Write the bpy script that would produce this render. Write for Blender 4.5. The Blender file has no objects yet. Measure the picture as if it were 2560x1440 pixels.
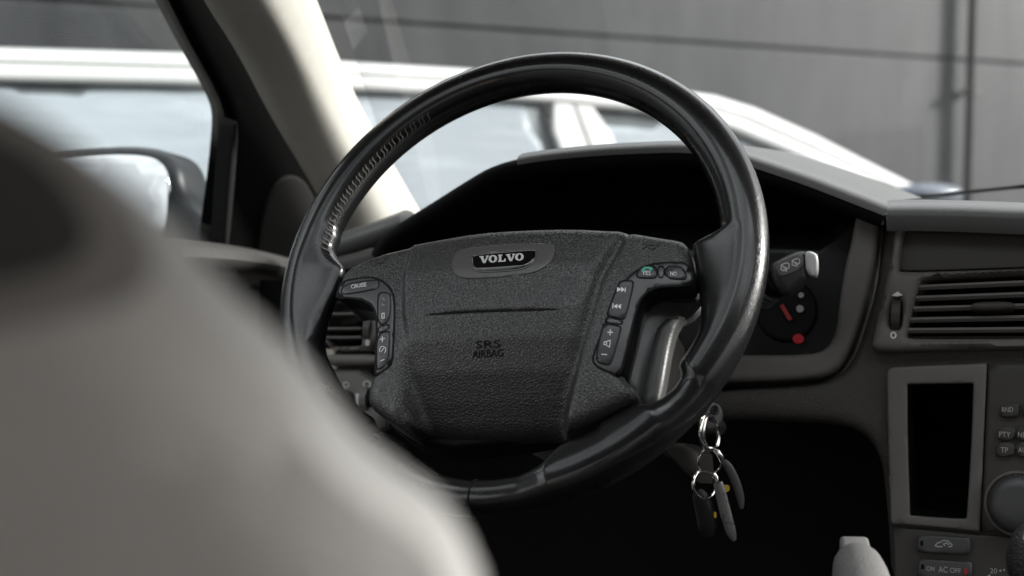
import bpy, bmesh, math, random
import numpy as np
from mathutils import Vector, Matrix, geometry as G
random.seed(7); np.random.seed(7)
S = bpy.context.scene; COL = S.collection; R_ = math.radians

# ------------------------------------------------------------------ camera
EYE = np.array([0.0, 0.0, 1.12]); PITCH = R_(4.5); F = 3058.0        # focal length in photo pixels (2560 wide)
cd = bpy.data.cameras.new('camera'); cam = bpy.data.objects.new('camera', cd); COL.objects.link(cam)
cam.location = EYE; cam.rotation_euler = (math.pi/2 - PITCH, 0, 0)
cd.sensor_width = 36; cd.lens = 36*F/2560; cd.clip_start = 0.02; cd.clip_end = 2000
cd.dof.use_dof = True; cd.dof.focus_distance = 0.925; cd.dof.aperture_fstop = 5.2
S.camera = cam
# ------------------------------------------------------------------ sky, sun, exposure
SUN_EL, SUN_AZ = R_(19), R_(86)        # azimuth clockwise from +Y (straight ahead): a veiled sun, rather low on the right
w = bpy.data.worlds.new("World"); S.world = w; w.use_nodes = True
nt = w.node_tree; nt.nodes.clear()
sky = nt.nodes.new('ShaderNodeTexSky'); sky.sky_type = 'NISHITA'; sky.sun_disc = False
sky.sun_elevation = SUN_EL; sky.sun_rotation = SUN_AZ; sky.air_density = 1.0; sky.dust_density = 3.0
hs = nt.nodes.new('ShaderNodeHueSaturation'); hs.inputs['Saturation'].default_value = 0.25; hs.inputs['Value'].default_value = 1.0
tc = nt.nodes.new('ShaderNodeTexCoord'); mp = nt.nodes.new('ShaderNodeMapping'); mp.inputs['Scale'].default_value = (1.5, 1.5, 4)
nz = nt.nodes.new('ShaderNodeTexNoise'); nz.inputs['Scale'].default_value = 1.6; nz.inputs['Detail'].default_value = 5; nz.inputs['Roughness'].default_value = .55
rp = nt.nodes.new('ShaderNodeValToRGB'); rp.color_ramp.elements[0].position = .38; rp.color_ramp.elements[1].position = .66
mx = nt.nodes.new('ShaderNodeMixRGB'); mx.inputs[2].default_value = (13, 13.2, 13.4, 1)
bg = nt.nodes.new('ShaderNodeBackground'); bg.inputs['Strength'].default_value = 0.05
out = nt.nodes.new('ShaderNodeOutputWorld'); L = nt.links.new
L(tc.outputs['Generated'], mp.inputs[0]); L(mp.outputs[0], nz.inputs['Vector']); L(nz.outputs[0], rp.inputs[0])
L(sky.outputs[0], hs.inputs['Color']); L(hs.outputs[0], mx.inputs[1]); L(rp.outputs[0], mx.inputs[0]); 
sz = nt.nodes.new('ShaderNodeSeparateXYZ'); zr = nt.nodes.new('ShaderNodeMapRange'); zr.inputs[1].default_value = 0; zr.inputs[2].default_value = .65; zr.inputs[3].default_value = .4; zr.inputs[4].default_value = 3.6
vm = nt.nodes.new('ShaderNodeVectorMath'); vm.operation = 'SCALE'      # an overcast sky is brightest overhead
L(tc.outputs['Generated'], sz.inputs[0]); L(sz.outputs[2], zr.inputs[0]); L(mx.outputs[0], vm.inputs[0]); L(zr.outputs[0], vm.inputs['Scale'])
L(vm.outputs[0], bg.inputs[0]); L(bg.outputs[0], out.inputs[0])
sl = bpy.data.lights.new('sun', 'SUN'); sl.energy = 5.0; sl.angle = R_(8); sl.color = (1, .97, .93)
so = bpy.data.objects.new('sun', sl); COL.objects.link(so)
sd = Vector((math.sin(SUN_AZ)*math.cos(SUN_EL), math.cos(SUN_AZ)*math.cos(SUN_EL), math.sin(SUN_EL)))
so.rotation_euler = sd.to_track_quat('Z', 'Y').to_euler(); so.location = (2, -3, 6)
S.view_settings.view_transform = 'Standard'; S.view_settings.look = 'None'
S.view_settings.exposure = 0.78; S.view_settings.gamma = 1; S.view_settings.use_curve_mapping = False
S.render.engine = 'CYCLES'; S.cycles.use_denoising = True; S.cycles.max_bounces = 8; S.cycles.transparent_max_bounces = 12
S.cycles.sample_clamp_indirect = 6; S.cycles.caustics_reflective = False; S.cycles.caustics_refractive = False

# ------------------------------------------------------------------ geometry helpers
cp, sp = math.cos(PITCH), math.sin(PITCH)
def ray(px, py):
    d = np.array([(px-1280)/F, 1.0, (720-py)/F])
    return np.array([d[0], d[1]*cp + d[2]*sp, -d[1]*sp + d[2]*cp])
def c2w(v): return np.array([v[0], v[1]*cp + v[2]*sp, -v[1]*sp + v[2]*cp])
def W(px, py, Y):
    d = ray(px, py); return EYE + d*(Y/d[1])
def unit(v): v = np.asarray(v, float); return v/np.linalg.norm(v)
class Fr:                                   # a flat working frame: origin, two axes in the plane, normal towards the viewer's side
    def __init__(s, O, U, V): s.O = np.array(O, float); s.U = unit(U); s.V = unit(V); s.N = unit(np.cross(s.U, s.V))
    def uv(s, px, py, n=0.0):
        d = ray(px, py); t = np.dot(s.O + s.N*n - EYE, s.N)/np.dot(d, s.N); p = EYE + d*t - s.O
        return np.array([p@s.U, p@s.V])
    def uvs(s, pts, n=0.0): return np.array([s.uv(x, y, n) for x, y in pts])
    def uvh(s, px, py, h, dn=0.0):
        n = 0.0
        for _ in range(8):
            q = s.uv(px, py, n); n = float(h(q[:1], q[1:])[0]) + dn
        return q
    def P(s, u, v, n): return s.O + s.U*u + s.V*v + s.N*n
    def mat(s):
        M = Matrix.Identity(4)
        for i in range(3):
            M[i][0], M[i][1], M[i][2], M[i][3] = s.U[i], s.V[i], s.N[i], s.O[i]
        return M
ROOTM = {}
def root(name, label, cat, fr=None, loc=None, group=None):
    o = bpy.data.objects.new(name, None); COL.objects.link(o); o.empty_display_size = .05
    M = fr.mat() if fr is not None else Matrix.Translation(Vector(loc if loc is not None else (0, 0, 0)))
    o.matrix_world = M; ROOTM[o.name] = M
    o['label'] = label; o['category'] = cat
    if group: o['group'] = group
    return o
def top_of(p):
    while p.parent: p = p.parent
    return p
def mesh(name, verts, faces, mat, parent=None, smooth=True, sharp=None, fix=True):
    V = np.asarray(verts, float)
    if parent is not None:
        Mi = np.array(ROOTM.get(top_of(parent).name, Matrix.Identity(4)).inverted()); V = V@Mi[:3, :3].T + Mi[:3, 3]
    me = bpy.data.meshes.new(name); me.from_pydata([tuple(v) for v in V], [], faces)
    if fix:
        bm = bmesh.new(); bm.from_mesh(me); bmesh.ops.recalc_face_normals(bm, faces=bm.faces); bm.to_mesh(me); bm.free()
    me.materials.append(mat)
    if smooth:
        me.polygons.foreach_set('use_smooth', [True]*len(me.polygons))
        me.set_sharp_from_angle(angle=R_(sharp or 42))
    o = bpy.data.objects.new(name, me); COL.objects.link(o)
    if parent is not None: o.parent = parent
    return o
def chaikin(p, it=2, closed=True):
    p = np.asarray(p, float)
    for _ in range(it):
        if closed:
            q = np.roll(p, -1, 0); p = np.stack([.75*p+.25*q, .25*p+.75*q], 1).reshape(-1, 2)
        else:
            a, b = p[:-1], p[1:]; p = np.concatenate([p[:1], np.stack([.75*a+.25*b, .25*a+.75*b], 1).reshape(-1, p.shape[1]), p[-1:]])
    return p
def resample(p, step, closed=True):
    q = np.concatenate([p, p[:1]]) if closed else p
    d = np.r_[0, np.cumsum(np.linalg.norm(np.diff(q, axis=0), axis=1))]; n = max(6, int(round(d[-1]/step)))
    t = np.linspace(0, d[-1], n+1); t = t[:-1] if closed else t
    return np.stack([np.interp(t, d, q[:, k]) for k in range(q.shape[1])], 1)
def edges_split(p, step):                     # like resample, but keeps every corner of the outline
    out = []
    for a, b in zip(p, np.roll(p, -1, 0)):
        m = max(1, int(round(np.linalg.norm(b-a)/step)))
        out += [a+(b-a)*k/m for k in range(m)]
    q = [out[0]]
    for x in out[1:]:
        if np.linalg.norm(x-q[-1]) > step*.12: q.append(x)
    return np.array(q)
def segdist(P, loop):
    A = loop; B = np.roll(loop, -1, 0); best = np.full(len(P), 1e9)
    for a, b in zip(A, B):
        ab = b-a; t = np.clip(((P-a)@ab)/max(ab@ab, 1e-18), 0, 1); best = np.minimum(best, np.linalg.norm(P-a-t[:, None]*ab, axis=1))
    return best
def inside(P, loop):
    x, y = P[:, 0], P[:, 1]; r = np.zeros(len(P), bool); A = loop; B = np.roll(loop, -1, 0)
    for (x1, y1), (x2, y2) in zip(A, B):
        if y1 == y2: continue
        c = ((y1 > y) != (y2 > y)) & (x < (x2-x1)*(y-y1)/(y2-y1)+x1); r ^= c
    return r
def area2(l): return np.sum(l[:, 0]*np.roll(l[:, 1], -1) - np.roll(l[:, 0], -1)*l[:, 1])
def triang(loops, pts):
    vs = [tuple(p) for l in loops for p in l] + [tuple(p) for p in pts]; es = []; k = 0
    for l in loops: es += [(k+i, k+(i+1) % len(l)) for i in range(len(l))]; k += len(l)
    ov, oe, of, *_ = G.delaunay_2d_cdt([Vector(v) for v in vs], es, [], 0, 1e-7)
    V = np.array([(v.x, v.y) for v in ov]); T = np.array([f for f in of if len(f) == 3])
    c = V[T].mean(1); ok = inside(c, loops[0])
    for l in loops[1:]: ok &= ~inside(c, l)
    return V, T[ok]
def zero(u, v): return np.zeros(len(u))
def cushion(name, mat, fr, outline, n=0.0, depth=0.01, edge=0.002, h=zero, holes=(), res=0.006, parent=None, sm=2, px=True, extra=None, open_back=False, hole_edge=True, sharp=None, hsm=None):
    """A solid panel: outline in the frame's plane, a front that follows h and rolls over at its edges, and a depth."""
    def loop(o, sm=sm):
        p = fr.uvs(o, n) if px else np.asarray(o, float)
        p = chaikin(p, sm) if sm else p
        p = edges_split(p, res); return p if area2(p) > 0 else p[::-1]
    loops = [loop(outline)] + [loop(o, sm if hsm is None else hsm) for o in holes]
    lo, hi = loops[0].min(0), loops[0].max(0)
    gx, gy = np.meshgrid(np.arange(lo[0], hi[0], res), np.arange(lo[1], hi[1], res*.87)); gx = gx + (np.arange(gx.shape[0]) % 2)[:, None]*res*.5
    P = np.stack([gx.ravel(), gy.ravel()], 1); P = P + np.random.uniform(-.05, .05, P.shape)*res
    ins = inside(P, loops[0])
    for l in loops[1:]: ins &= ~inside(P, l)
    P = P[ins]
    D = np.min([segdist(P, l) for l in loops], 0); P = P[D > max(edge*1.15, res*.55)]
    ring = []
    if edge > 0:
        for li, l in enumerate(loops):
            if li and not hole_edge: continue
            t = np.roll(l, -1, 0)-np.roll(l, 1, 0); t /= np.linalg.norm(t, axis=1)[:, None]+1e-12; nn = np.stack([-t[:, 1], t[:, 0]], 1)*(1 if li == 0 else -1)
            for k in (.07, .28, .6, 1.0):
                q = l + nn*edge*k; ok = inside(q, loops[0]) if li == 0 else ~inside(q, l); q = q[ok]
                if len(q):
                    dd = np.min([segdist(q, m) for m in loops], 0); ring.append(q[dd > edge*k*.93])
    allp = [P] + ring + ([np.asarray(extra)] if extra is not None else [])
    V, T = triang(loops, np.concatenate(allp))
    d = np.min([segdist(V, l) for l in (loops if hole_edge else loops[:1])], 0)
    z = n + h(V[:, 0], V[:, 1])
    if edge > 0:
        k = 1-np.clip(d/edge, 0, 1); z = z - edge*(1-np.sqrt(np.maximum(0, 1-k*k)))
    verts = [fr.P(a, b, c) for (a, b), c in zip(V, z)]; faces = [tuple(map(int, t)) for t in T]
    # walls
    key = {}
    for i, p in enumerate(V): key.setdefault((round(p[0], 6), round(p[1], 6)), i)
    for l in loops:
        idx = [key.get((round(p[0], 6), round(p[1], 6))) for p in l]
        idx = [i if i is not None else int(np.argmin(np.sum((V-p)**2, 1))) for i, p in zip(idx, l)]
        b0 = len(verts); zb = n-depth
        verts += [fr.P(V[i][0], V[i][1], min(zb, z[i]-1e-4)) for i in idx]
        m = len(idx)
        for i in range(m): faces.append((idx[i], idx[(i+1) % m], b0+(i+1) % m, b0+i))
    if not open_back:
        V2, T2 = triang(loops, np.zeros((0, 2))); b0 = len(verts); verts += [fr.P(a, b, n-depth) for a, b in V2]
        faces += [tuple(int(b0+i) for i in t[::-1]) for t in T2]
    o = mesh(name, verts, faces, mat, parent, sharp=sharp)
    return o
def slabs(name, mat, fr, polys, n, th, parent, px=True, h=None, dn=0.0):
    """Small raised marks: each polygon (or list of [outer, hole...]) becomes a thin prism; all of them one mesh."""
    verts, faces = [], []
    for pl in polys:
        ls = pl if isinstance(pl[0][0], (tuple, list, np.ndarray)) else [pl]
        loops = []
        for l in ls:
            if not px: q = np.asarray(l, float)
            elif h is not None: q = np.array([fr.uvh(x, y, h, dn) for x, y in l])
            else: q = fr.uvs(l, n)
            loops.append(q if area2(q) > 0 else q[::-1])
        V, T = triang(loops, np.zeros((0, 2)))
        zz = (h(V[:, 0], V[:, 1])+dn) if h is not None else np.full(len(V), n)
        b = len(verts); m = len(V)
        verts += [fr.P(p[0], p[1], z+th) for p, z in zip(V, zz)] + [fr.P(p[0], p[1], z-.0008) for p, z in zip(V, zz)]
        faces += [tuple(int(b+i) for i in t) for t in T] + [tuple(int(b+m+i) for i in t[::-1]) for t in T]
        E = {}
        for t in T:
            for i in range(3): E[(int(t[i]), int(t[(i+1) % 3]))] = 1
        for (i, j) in E:
            if (j, i) not in E: faces.append((b+i, b+m+i, b+m+j, b+j))
    return mesh(name, verts, faces, mat, parent, smooth=False)
def seglines(lines, wd):
    """Strokes (polylines) turned into thin polygons."""
    out = []
    for l in lines:
        l = np.asarray(l, float)
        for a, b in zip(l[:-1], l[1:]):
            d = unit(b-a); q = np.array([-d[1], d[0]])*wd/2; e = d*wd*.25
            out.append([tuple(a-e+q), tuple(b+e+q), tuple(b+e-q), tuple(a-e-q)])
    return out
def text(name, s, mat, fr, p0, p1, hpx, n, th, parent, h=None, dn=0.0):
    """Lettering between two photo points along its baseline, hpx tall, lying on the frame's surface."""
    if h is not None:
        a = fr.uvh(*p0, h, dn); b = fr.uvh(*p1, h, dn); n = None
    else: a = fr.uv(*p0, n); b = fr.uv(*p1, n)
    cu = bpy.data.curves.new('lettering', 'FONT'); cu.body = s; cu.size = 1; cu.resolution_u = 3
    to = bpy.data.objects.new('lettering', cu); COL.objects.link(to)
    bpy.context.view_layer.update(); dg = bpy.context.evaluated_depsgraph_get()
    me = bpy.data.meshes.new_from_object(to.evaluated_get(dg)); bpy.data.objects.remove(to); bpy.data.curves.remove(cu)
    V = np.array([v.co[:2] for v in me.vertices]); lo, hi = V.min(0), V.max(0)
    up = (fr.uvh(p0[0], p0[1]-hpx, h, dn) if h is not None else fr.uv(p0[0], p0[1]-hpx, n)) - a
    q = a + (V[:, :1]-lo[0])/(hi[0]-lo[0])*(b-a) + (V[:, 1:]-lo[1])/(hi[1]-lo[1])*up
    zz = h(q[:, 0], q[:, 1])+dn if h is not None else np.full(len(q), n)
    m = len(q); verts = [fr.P(x[0], x[1], z+th) for x, z in zip(q, zz)] + [fr.P(x[0], x[1], z-.0006) for x, z in zip(q, zz)]
    faces = []; E = {}
    for p in me.polygons:
        t = list(p.vertices); faces.append(tuple(t)); faces.append(tuple(m+i for i in t[::-1]))
        for i in range(len(t)): E[(t[i], t[(i+1) % len(t)])] = 1
    for (i, j) in E:
        if (j, i) not in E: faces.append((i, m+i, m+j, j))
    bpy.data.meshes.remove(me)
    return mesh(name, verts, faces, mat, parent, smooth=False)
def tube(name, pts, rad, mat, parent=None, closed=False, seg=16, caps=True, flat=None, upv=None):
    """A round (or flat = (a, b) oval) bar along a path; rad one value or one per point."""
    p = np.asarray(pts, float); n = len(p); rad = np.full(n, rad) if np.isscalar(rad) else np.asarray(rad, float)
    T = np.array([unit((p[(i+1) % n] if closed or i < n-1 else p[i]) - (p[i-1] if closed or i > 0 else p[i])) for i in range(n)])
    u = np.asarray(upv, float) if upv is not None else np.array([0, 0, 1.0])
    if abs(u@T[0]) > .95: u = np.array([1.0, 0, 0])
    verts, faces = [], []
    A = unit(u-(u@T[0])*T[0])
    for i in range(n):
        A = unit(A-(A@T[i])*T[i]); B = np.cross(T[i], A); fa, fb = flat or (1, 1)
        for k in range(seg):
            t = 2*math.pi*k/seg; verts.append(p[i]+rad[i]*(fa*math.cos(t)*A+fb*math.sin(t)*B))
    for i in range(n if closed else n-1):
        for k in range(seg):
            a, b = i*seg+k, i*seg+(k+1) % seg; j = ((i+1) % n)*seg
            faces.append((a, b, j+(k+1) % seg, j+k))
    if caps and not closed: faces += [tuple(range(seg))[::-1], tuple((n-1)*seg+k for k in range(seg))]
    return mesh(name, verts, faces, mat, parent)
def loft(name, sections, mat, parent=None, closed_sec=False, caps=False, sharp=None, thick=0):
    """Skin through cross-sections (each a list of points); thick gives the skin a wall."""
    s = [np.asarray(q, float) for q in sections]; m = len(s[0]); verts = [p for q in s for p in q]; faces = []
    for i in range(len(s)-1):
        for k in range(m if closed_sec else m-1): faces.append((i*m+k, i*m+(k+1) % m, (i+1)*m+(k+1) % m, (i+1)*m+k))
    if caps: faces += [tuple(range(m))[::-1], tuple((len(s)-1)*m+k for k in range(m))]
    o = mesh(name, verts, faces, mat, parent, sharp=sharp)
    if thick:
        md = o.modifiers.new('wall', 'SOLIDIFY'); md.thickness = thick; md.offset = 0
    return o
def box(name, c, ax, half, mat, parent=None, bev=.003):
    """Rounded box: centre, three axes, half sizes."""
    bm = bmesh.new(); bmesh.ops.create_cube(bm, size=2)
    for v in bm.verts: v.co = Vector((v.co.x*half[0], v.co.y*half[1], v.co.z*half[2]))
    if bev: bmesh.ops.bevel(bm, geom=bm.edges[:], offset=bev, segments=3, affect='EDGES', profile=.5)
    A = [unit(a) for a in ax]; c = np.asarray(c, float)
    verts = [c+A[0]*v.co.x+A[1]*v.co.y+A[2]*v.co.z for v in bm.verts]; bm.verts.index_update()
    faces = [tuple(v.index for v in f.verts) for f in bm.faces]; bm.free()
    return mesh(name, verts, faces, mat, parent)

# ------------------------------------------------------------------ materials
def material(name, col, rough=.5, metal=0.0, spec=.5, coat=0.0, bump=None, vary=None, rvar=None, emit=None, sheen=0):
    """bump: (kind, scale, distance); vary: (scale, amount) colour mottling; rvar: (scale, amount) gloss mottling."""
    m = bpy.data.materials.new(name); m.use_nodes = True; t = m.node_tree; b = t.nodes['Principled BSDF']; K = t.links.new
    col = (col, col, col) if np.isscalar(col) else col
    b.inputs['Base Color'].default_value = (*col, 1); b.inputs['Roughness'].default_value = rough; b.inputs['Metallic'].default_value = metal
    b.inputs['Specular IOR Level'].default_value = spec; b.inputs['Coat Weight'].default_value = coat; b.inputs['Coat Roughness'].default_value = .14 if name.startswith('worn') else .08
    b.inputs['Sheen Weight'].default_value = sheen
    tcn = t.nodes.new('ShaderNodeTexCoord'); X = tcn.outputs['Object']
    if vary:
        n_ = t.nodes.new('ShaderNodeTexNoise'); n_.inputs['Scale'].default_value = vary[0]; n_.inputs['Detail'].default_value = 6; K(X, n_.inputs['Vector'])
        r_ = t.nodes.new('ShaderNodeMapRange'); r_.inputs[1].default_value = .3; r_.inputs[2].default_value = .7; r_.inputs[3].default_value = 1-vary[1]; r_.inputs[4].default_value = 1+vary[1]; K(n_.outputs[0], r_.inputs[0])
        mm = t.nodes.new('ShaderNodeVectorMath'); mm.operation = 'SCALE'; mm.inputs[0].default_value = col; K(r_.outputs[0], mm.inputs['Scale']); K(mm.outputs[0], b.inputs['Base Color'])
    if rvar:
        n_ = t.nodes.new('ShaderNodeTexNoise'); n_.inputs['Scale'].default_value = rvar[0]; n_.inputs['Detail'].default_value = 5; K(X, n_.inputs['Vector'])
        r_ = t.nodes.new('ShaderNodeMapRange'); r_.inputs[1].default_value = .32; r_.inputs[2].default_value = .68; r_.inputs[3].default_value = rough-rvar[1]; r_.inputs[4].default_value = rough+rvar[1]; K(n_.outputs[0], r_.inputs[0]); K(r_.outputs[0], b.inputs['Roughness'])
    if bump:
        kind, sc, dist = bump; bp = t.nodes.new('ShaderNodeBump'); bp.inputs['Distance'].default_value = dist; bp.inputs['Strength'].default_value = 1
        if kind == 'leather':        # raised pebbles parted by fine creases, with an uneven warp
            wn = t.nodes.new('ShaderNodeTexNoise'); wn.inputs['Scale'].default_value = sc*.55; wn.inputs['Detail'].default_value = 2; K(X, wn.inputs['Vector'])
            ad = t.nodes.new('ShaderNodeVectorMath'); ad.operation = 'MULTIPLY_ADD'; ad.inputs[1].default_value = (.9/sc,)*3; K(wn.outputs['Color'], ad.inputs[0]); K(X, ad.inputs[2])
            v = t.nodes.new('ShaderNodeTexVoronoi'); v.feature = 'DISTANCE_TO_EDGE'; v.inputs['Scale'].default_value = sc; K(ad.outputs[0], v.inputs['Vector'])
            r_ = t.nodes.new('ShaderNodeMapRange'); r_.interpolation_type = 'SMOOTHSTEP'; r_.inputs[1].default_value = 0; r_.inputs[2].default_value = .32; K(v.outputs['Distance'], r_.inputs[0])
            n2 = t.nodes.new('ShaderNodeTexNoise'); n2.inputs['Scale'].default_value = sc*.25; n2.inputs['Detail'].default_value = 3; K(X, n2.inputs['Vector'])
            a2 = t.nodes.new('ShaderNodeMath'); a2.operation = 'MULTIPLY_ADD'; a2.inputs[1].default_value = .12; K(n2.outputs[0], a2.inputs[0]); K(r_.outputs[0], a2.inputs[2]); K(a2.outputs[0], bp.inputs['Height'])
        else:
            n2 = t.nodes.new('ShaderNodeTexNoise'); n2.inputs['Scale'].default_value = sc; n2.inputs['Detail'].default_value = 4; K(X, n2.inputs['Vector']); K(n2.outputs[0], bp.inputs['Height'])
        K(bp.outputs[0], b.inputs['Normal'])
    if emit:
        b.inputs['Emission Color'].default_value = (*emit[0], 1); b.inputs['Emission Strength'].default_value = emit[1]
    return m
M = dict(
    rim=material('worn_black_leather', (.008, .008, .0085), .30, spec=.16, coat=.75, bump=('leather', 620, .00008), rvar=(26, .07), vary=(30, .2)),
    pad=material('grained_black_vinyl', (.027, .0262, .026), .34, spec=.6, bump=('leather', 420, .00021), rvar=(14, .05)),
    bez=material('satin_dark_plastic', (.060, .061, .063), .36, bump=('noise', 1500, .00005), rvar=(40, .05)),
    btn=material('button_plastic', (.03, .03, .032), .36, rvar=(60, .06)),
    nub=material('button_divider_plastic', (.08, .08, .08), .3),
    spoke=material('grey_spoke_plastic', (.05, .05, .048), .38, bump=('noise', 900, .0002), rvar=(50, .08)),
    black=material('deep_black_plastic', (.006, .006, .006), .6, spec=.15),
    badge=material('gloss_black_badge', (.004, .004, .004), .06, coat=1.0),
    plate=material('smooth_badge_plate', (.085, .08, .08), .36),
    silver=material('brushed_silver', (.72, .72, .72), .35, metal=.35),
    chrome=material('bright_nickel', (.82, .80, .77), .16, metal=1.0),
    ink=material('white_print', (.75, .76, .77), .5),
    dimink=material('faint_grey_print', (.42, .42, .41), .5),
    green=material('green_print', (.06, .36, .27), .5),
    stitch=material('grey_thread', (.11, .105, .095), .7),
    dash=material('soft_dash_grey', (.078, .073, .067), .55, spec=.35, bump=('leather', 520, .0004)),
    dashtop=material('dash_top_skin', (.12, .12, .118), .38, bump=('leather', 520, .00008)),
    hood=material('hood_underside_black', (.007, .007, .008), .75, spec=.10),
    trim=material('grey_trim_plastic', (.15, .141, .132), .5, spec=.35, bump=('noise', 900, .00012), vary=(30, .05)),
    trimdark=material('dark_trim_plastic', (.058, .055, .051), .48, spec=.3, bump=('noise', 900, .0001)),
    pocket=material('pocket_black', (.008, .008, .008), .8, spec=.05),
    lens=material('cluster_dark', (.012, .012, .013), .25),
    red=material('red_needle', (.28, .02, .018), .4, emit=((1, .06, .05), .012)),
    redlamp=material('red_warning_lamp', (.26, .01, .016), .4, emit=((1, .02, .05), .035)),
    cream=material('cream_pillar_cloth', (.62, .60, .54), .8, bump=('noise', 900, .0003), vary=(60, .03), sheen=.1),
    seal=material('black_window_seal', (.002, .002, .002), .7, spec=.02),
    sail=material('brown_grey_sail_panel', (.010, .0095, .009), .65, spec=.1),
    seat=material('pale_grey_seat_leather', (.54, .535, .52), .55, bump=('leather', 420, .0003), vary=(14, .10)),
    seatdark=material('charcoal_cloth_and_seat_shade', (.26, .252, .242), .75), seatshade=material('dark_seat_shade', (.07, .068, .066), .85, spec=.1), tan=material('tan_piping', (.60, .50, .42), .6),  # dark tones paint shade on the driver's seat; charcoal also covers the rear seat
    mirrorglass=material('mirror_glass', (.66, .675, .69), .03, metal=1.0),
    housing=material('dark_mirror_housing', (.010, .0115, .013), .4, spec=.3),
    carwhite=material('white_car_paint', (.58, .58, .565), .35, coat=.6),
    carline=material('car_door_gap', (.25, .25, .24), .6),
    rubber=material('black_rubber', (.012, .012, .012), .6, spec=.15),
    yellow=material('yellow_tag', (.62, .42, .02), .5),
    keyplastic=material('worn_key_plastic', (.09, .09, .09), .34, rvar=(90, .1)),
    keysteel=material('scratched_key_steel', (.34, .34, .335), .32, metal=.7, rvar=(120, .1)),
    keydark=material('black_key_plastic', (.012, .012, .013), .35),
    grip=material('pale_lever_leather', (.10, .097, .093), .6, bump=('leather', 480, .0002)),
    gripbtn=material('pale_lever_button', (.15, .148, .145), .4),
    knob=material('black_lever_leather', (.015, .015, .015), .45, bump=('leather', 420, .0005)),
    carpet=material('black_carpet', (.008, .008, .008), .95, spec=.05),
    liner=material('beige_headliner', (.45, .36, .29), .9),
)
def glass_mat(name, tint, refl=1.0, dirt=0.0):
    m = bpy.data.materials.new(name); m.use_nodes = True; t = m.node_tree; t.nodes.clear(); K = t.links.new
    o = t.nodes.new('ShaderNodeOutputMaterial'); tr = t.nodes.new('ShaderNodeBsdfTransparent'); gl = t.nodes.new('ShaderNodeBsdfGlossy'); fr = t.nodes.new('ShaderNodeLayerWeight'); pw = t.nodes.new('ShaderNodeMath'); pw.operation = 'POWER'; pw.inputs[1].default_value = 5; ma = t.nodes.new('ShaderNodeMath'); ma.operation = 'MULTIPLY_ADD'; ma.inputs[1].default_value = .9; ma.inputs[2].default_value = .03; mxs = t.nodes.new('ShaderNodeMixShader')
    tr.inputs[0].default_value = (*tint, 1); gl.inputs['Roughness'].default_value = .02; fr.inputs['Blend'].default_value = .5; K(fr.outputs['Facing'], pw.inputs[0]); K(pw.outputs[0], ma.inputs[0])
    K(ma.outputs[0], mxs.inputs[0]); K(tr.outputs[0], mxs.inputs[1]); K(gl.outputs[0], mxs.inputs[2]); last = mxs
    if dirt:
        tcn = t.nodes.new('ShaderNodeTexCoord'); mp_ = t.nodes.new('ShaderNodeMapping'); mp_.inputs['Scale'].default_value = (30, 3, 4); K(tcn.outputs['Object'], mp_.inputs[0])
        n_ = t.nodes.new('ShaderNodeTexNoise'); n_.inputs['Scale'].default_value = 1.0; n_.inputs['Detail'].default_value = 6; K(mp_.outputs[0], n_.inputs['Vector'])
        r_ = t.nodes.new('ShaderNodeMapRange'); r_.inputs[1].default_value = .42; r_.inputs[2].default_value = .75; r_.inputs[3].default_value = dirt*.4; r_.inputs[4].default_value = dirt*1.6; K(n_.outputs[0], r_.inputs[0])
        df = t.nodes.new('ShaderNodeBsdfTranslucent'); df.inputs[0].default_value = (.8, .8, .8, 1); m2 = t.nodes.new('ShaderNodeMixShader')
        K(r_.outputs[0], m2.inputs[0]); K(mxs.outputs[0], m2.inputs[1]); K(df.outputs[0], m2.inputs[2]); last = m2
    K(last.outputs[0], o.inputs[0]); return m
M['glass'] = glass_mat('windscreen_glass', (.97, .98, .98), dirt=.004)
M['sideglass'] = glass_mat('door_glass', (.93, .95, .95))
def wall_material():
    m = bpy.data.materials.new('ribbed_grey_cladding'); m.use_nodes = True; t = m.node_tree; b = t.nodes['Principled BSDF']; K = t.links.new
    tcn = t.nodes.new('ShaderNodeTexCoord'); sx = t.nodes.new('ShaderNodeSeparateXYZ'); K(tcn.outputs['Object'], sx.inputs[0])
    n_ = t.nodes.new('ShaderNodeTexNoise'); n_.inputs['Scale'].default_value = 1.0; n_.inputs['Detail'].default_value = 6
    mp_ = t.nodes.new('ShaderNodeMapping'); mp_.inputs['Scale'].default_value = (5.0, 1, .7); K(tcn.outputs['Object'], mp_.inputs[0]); K(mp_.outputs[0], n_.inputs['Vector'])
    r_ = t.nodes.new('ShaderNodeValToRGB'); r_.color_ramp.elements[0].position = .3; r_.color_ramp.elements[0].color = (.046, .048, .051, 1); r_.color_ramp.elements[1].position = .7; r_.color_ramp.elements[1].color = (.073, .075, .078, 1)
    K(n_.outputs[0], r_.inputs[0]); K(r_.outputs[0], b.inputs['Base Color']); b.inputs['Roughness'].default_value = .55
    return m
M['wall'] = wall_material()
def window_material():
    m = bpy.data.materials.new('car_window_glass'); m.use_nodes = True; t = m.node_tree; b = t.nodes['Principled BSDF']; K = t.links.new
    b.inputs['Base Color'].default_value = (.34, .37, .385, 1); b.inputs['Metallic'].default_value = .7; b.inputs['Roughness'].default_value = .22
    tcn = t.nodes.new('ShaderNodeTexCoord'); mp_ = t.nodes.new('ShaderNodeMapping'); mp_.inputs['Scale'].default_value = (1.3, 3, 6); K(tcn.outputs['Object'], mp_.inputs[0])
    n_ = t.nodes.new('ShaderNodeTexNoise'); n_.inputs['Scale'].default_value = 1.6; n_.inputs['Detail'].default_value = 3; K(mp_.outputs[0], n_.inputs['Vector'])
    bp = t.nodes.new('ShaderNodeBump'); bp.inputs['Distance'].default_value = .012; K(n_.outputs[0], bp.inputs['Height']); K(bp.outputs[0], b.inputs['Normal'])
    return m
M['carglass'] = window_material()
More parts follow.
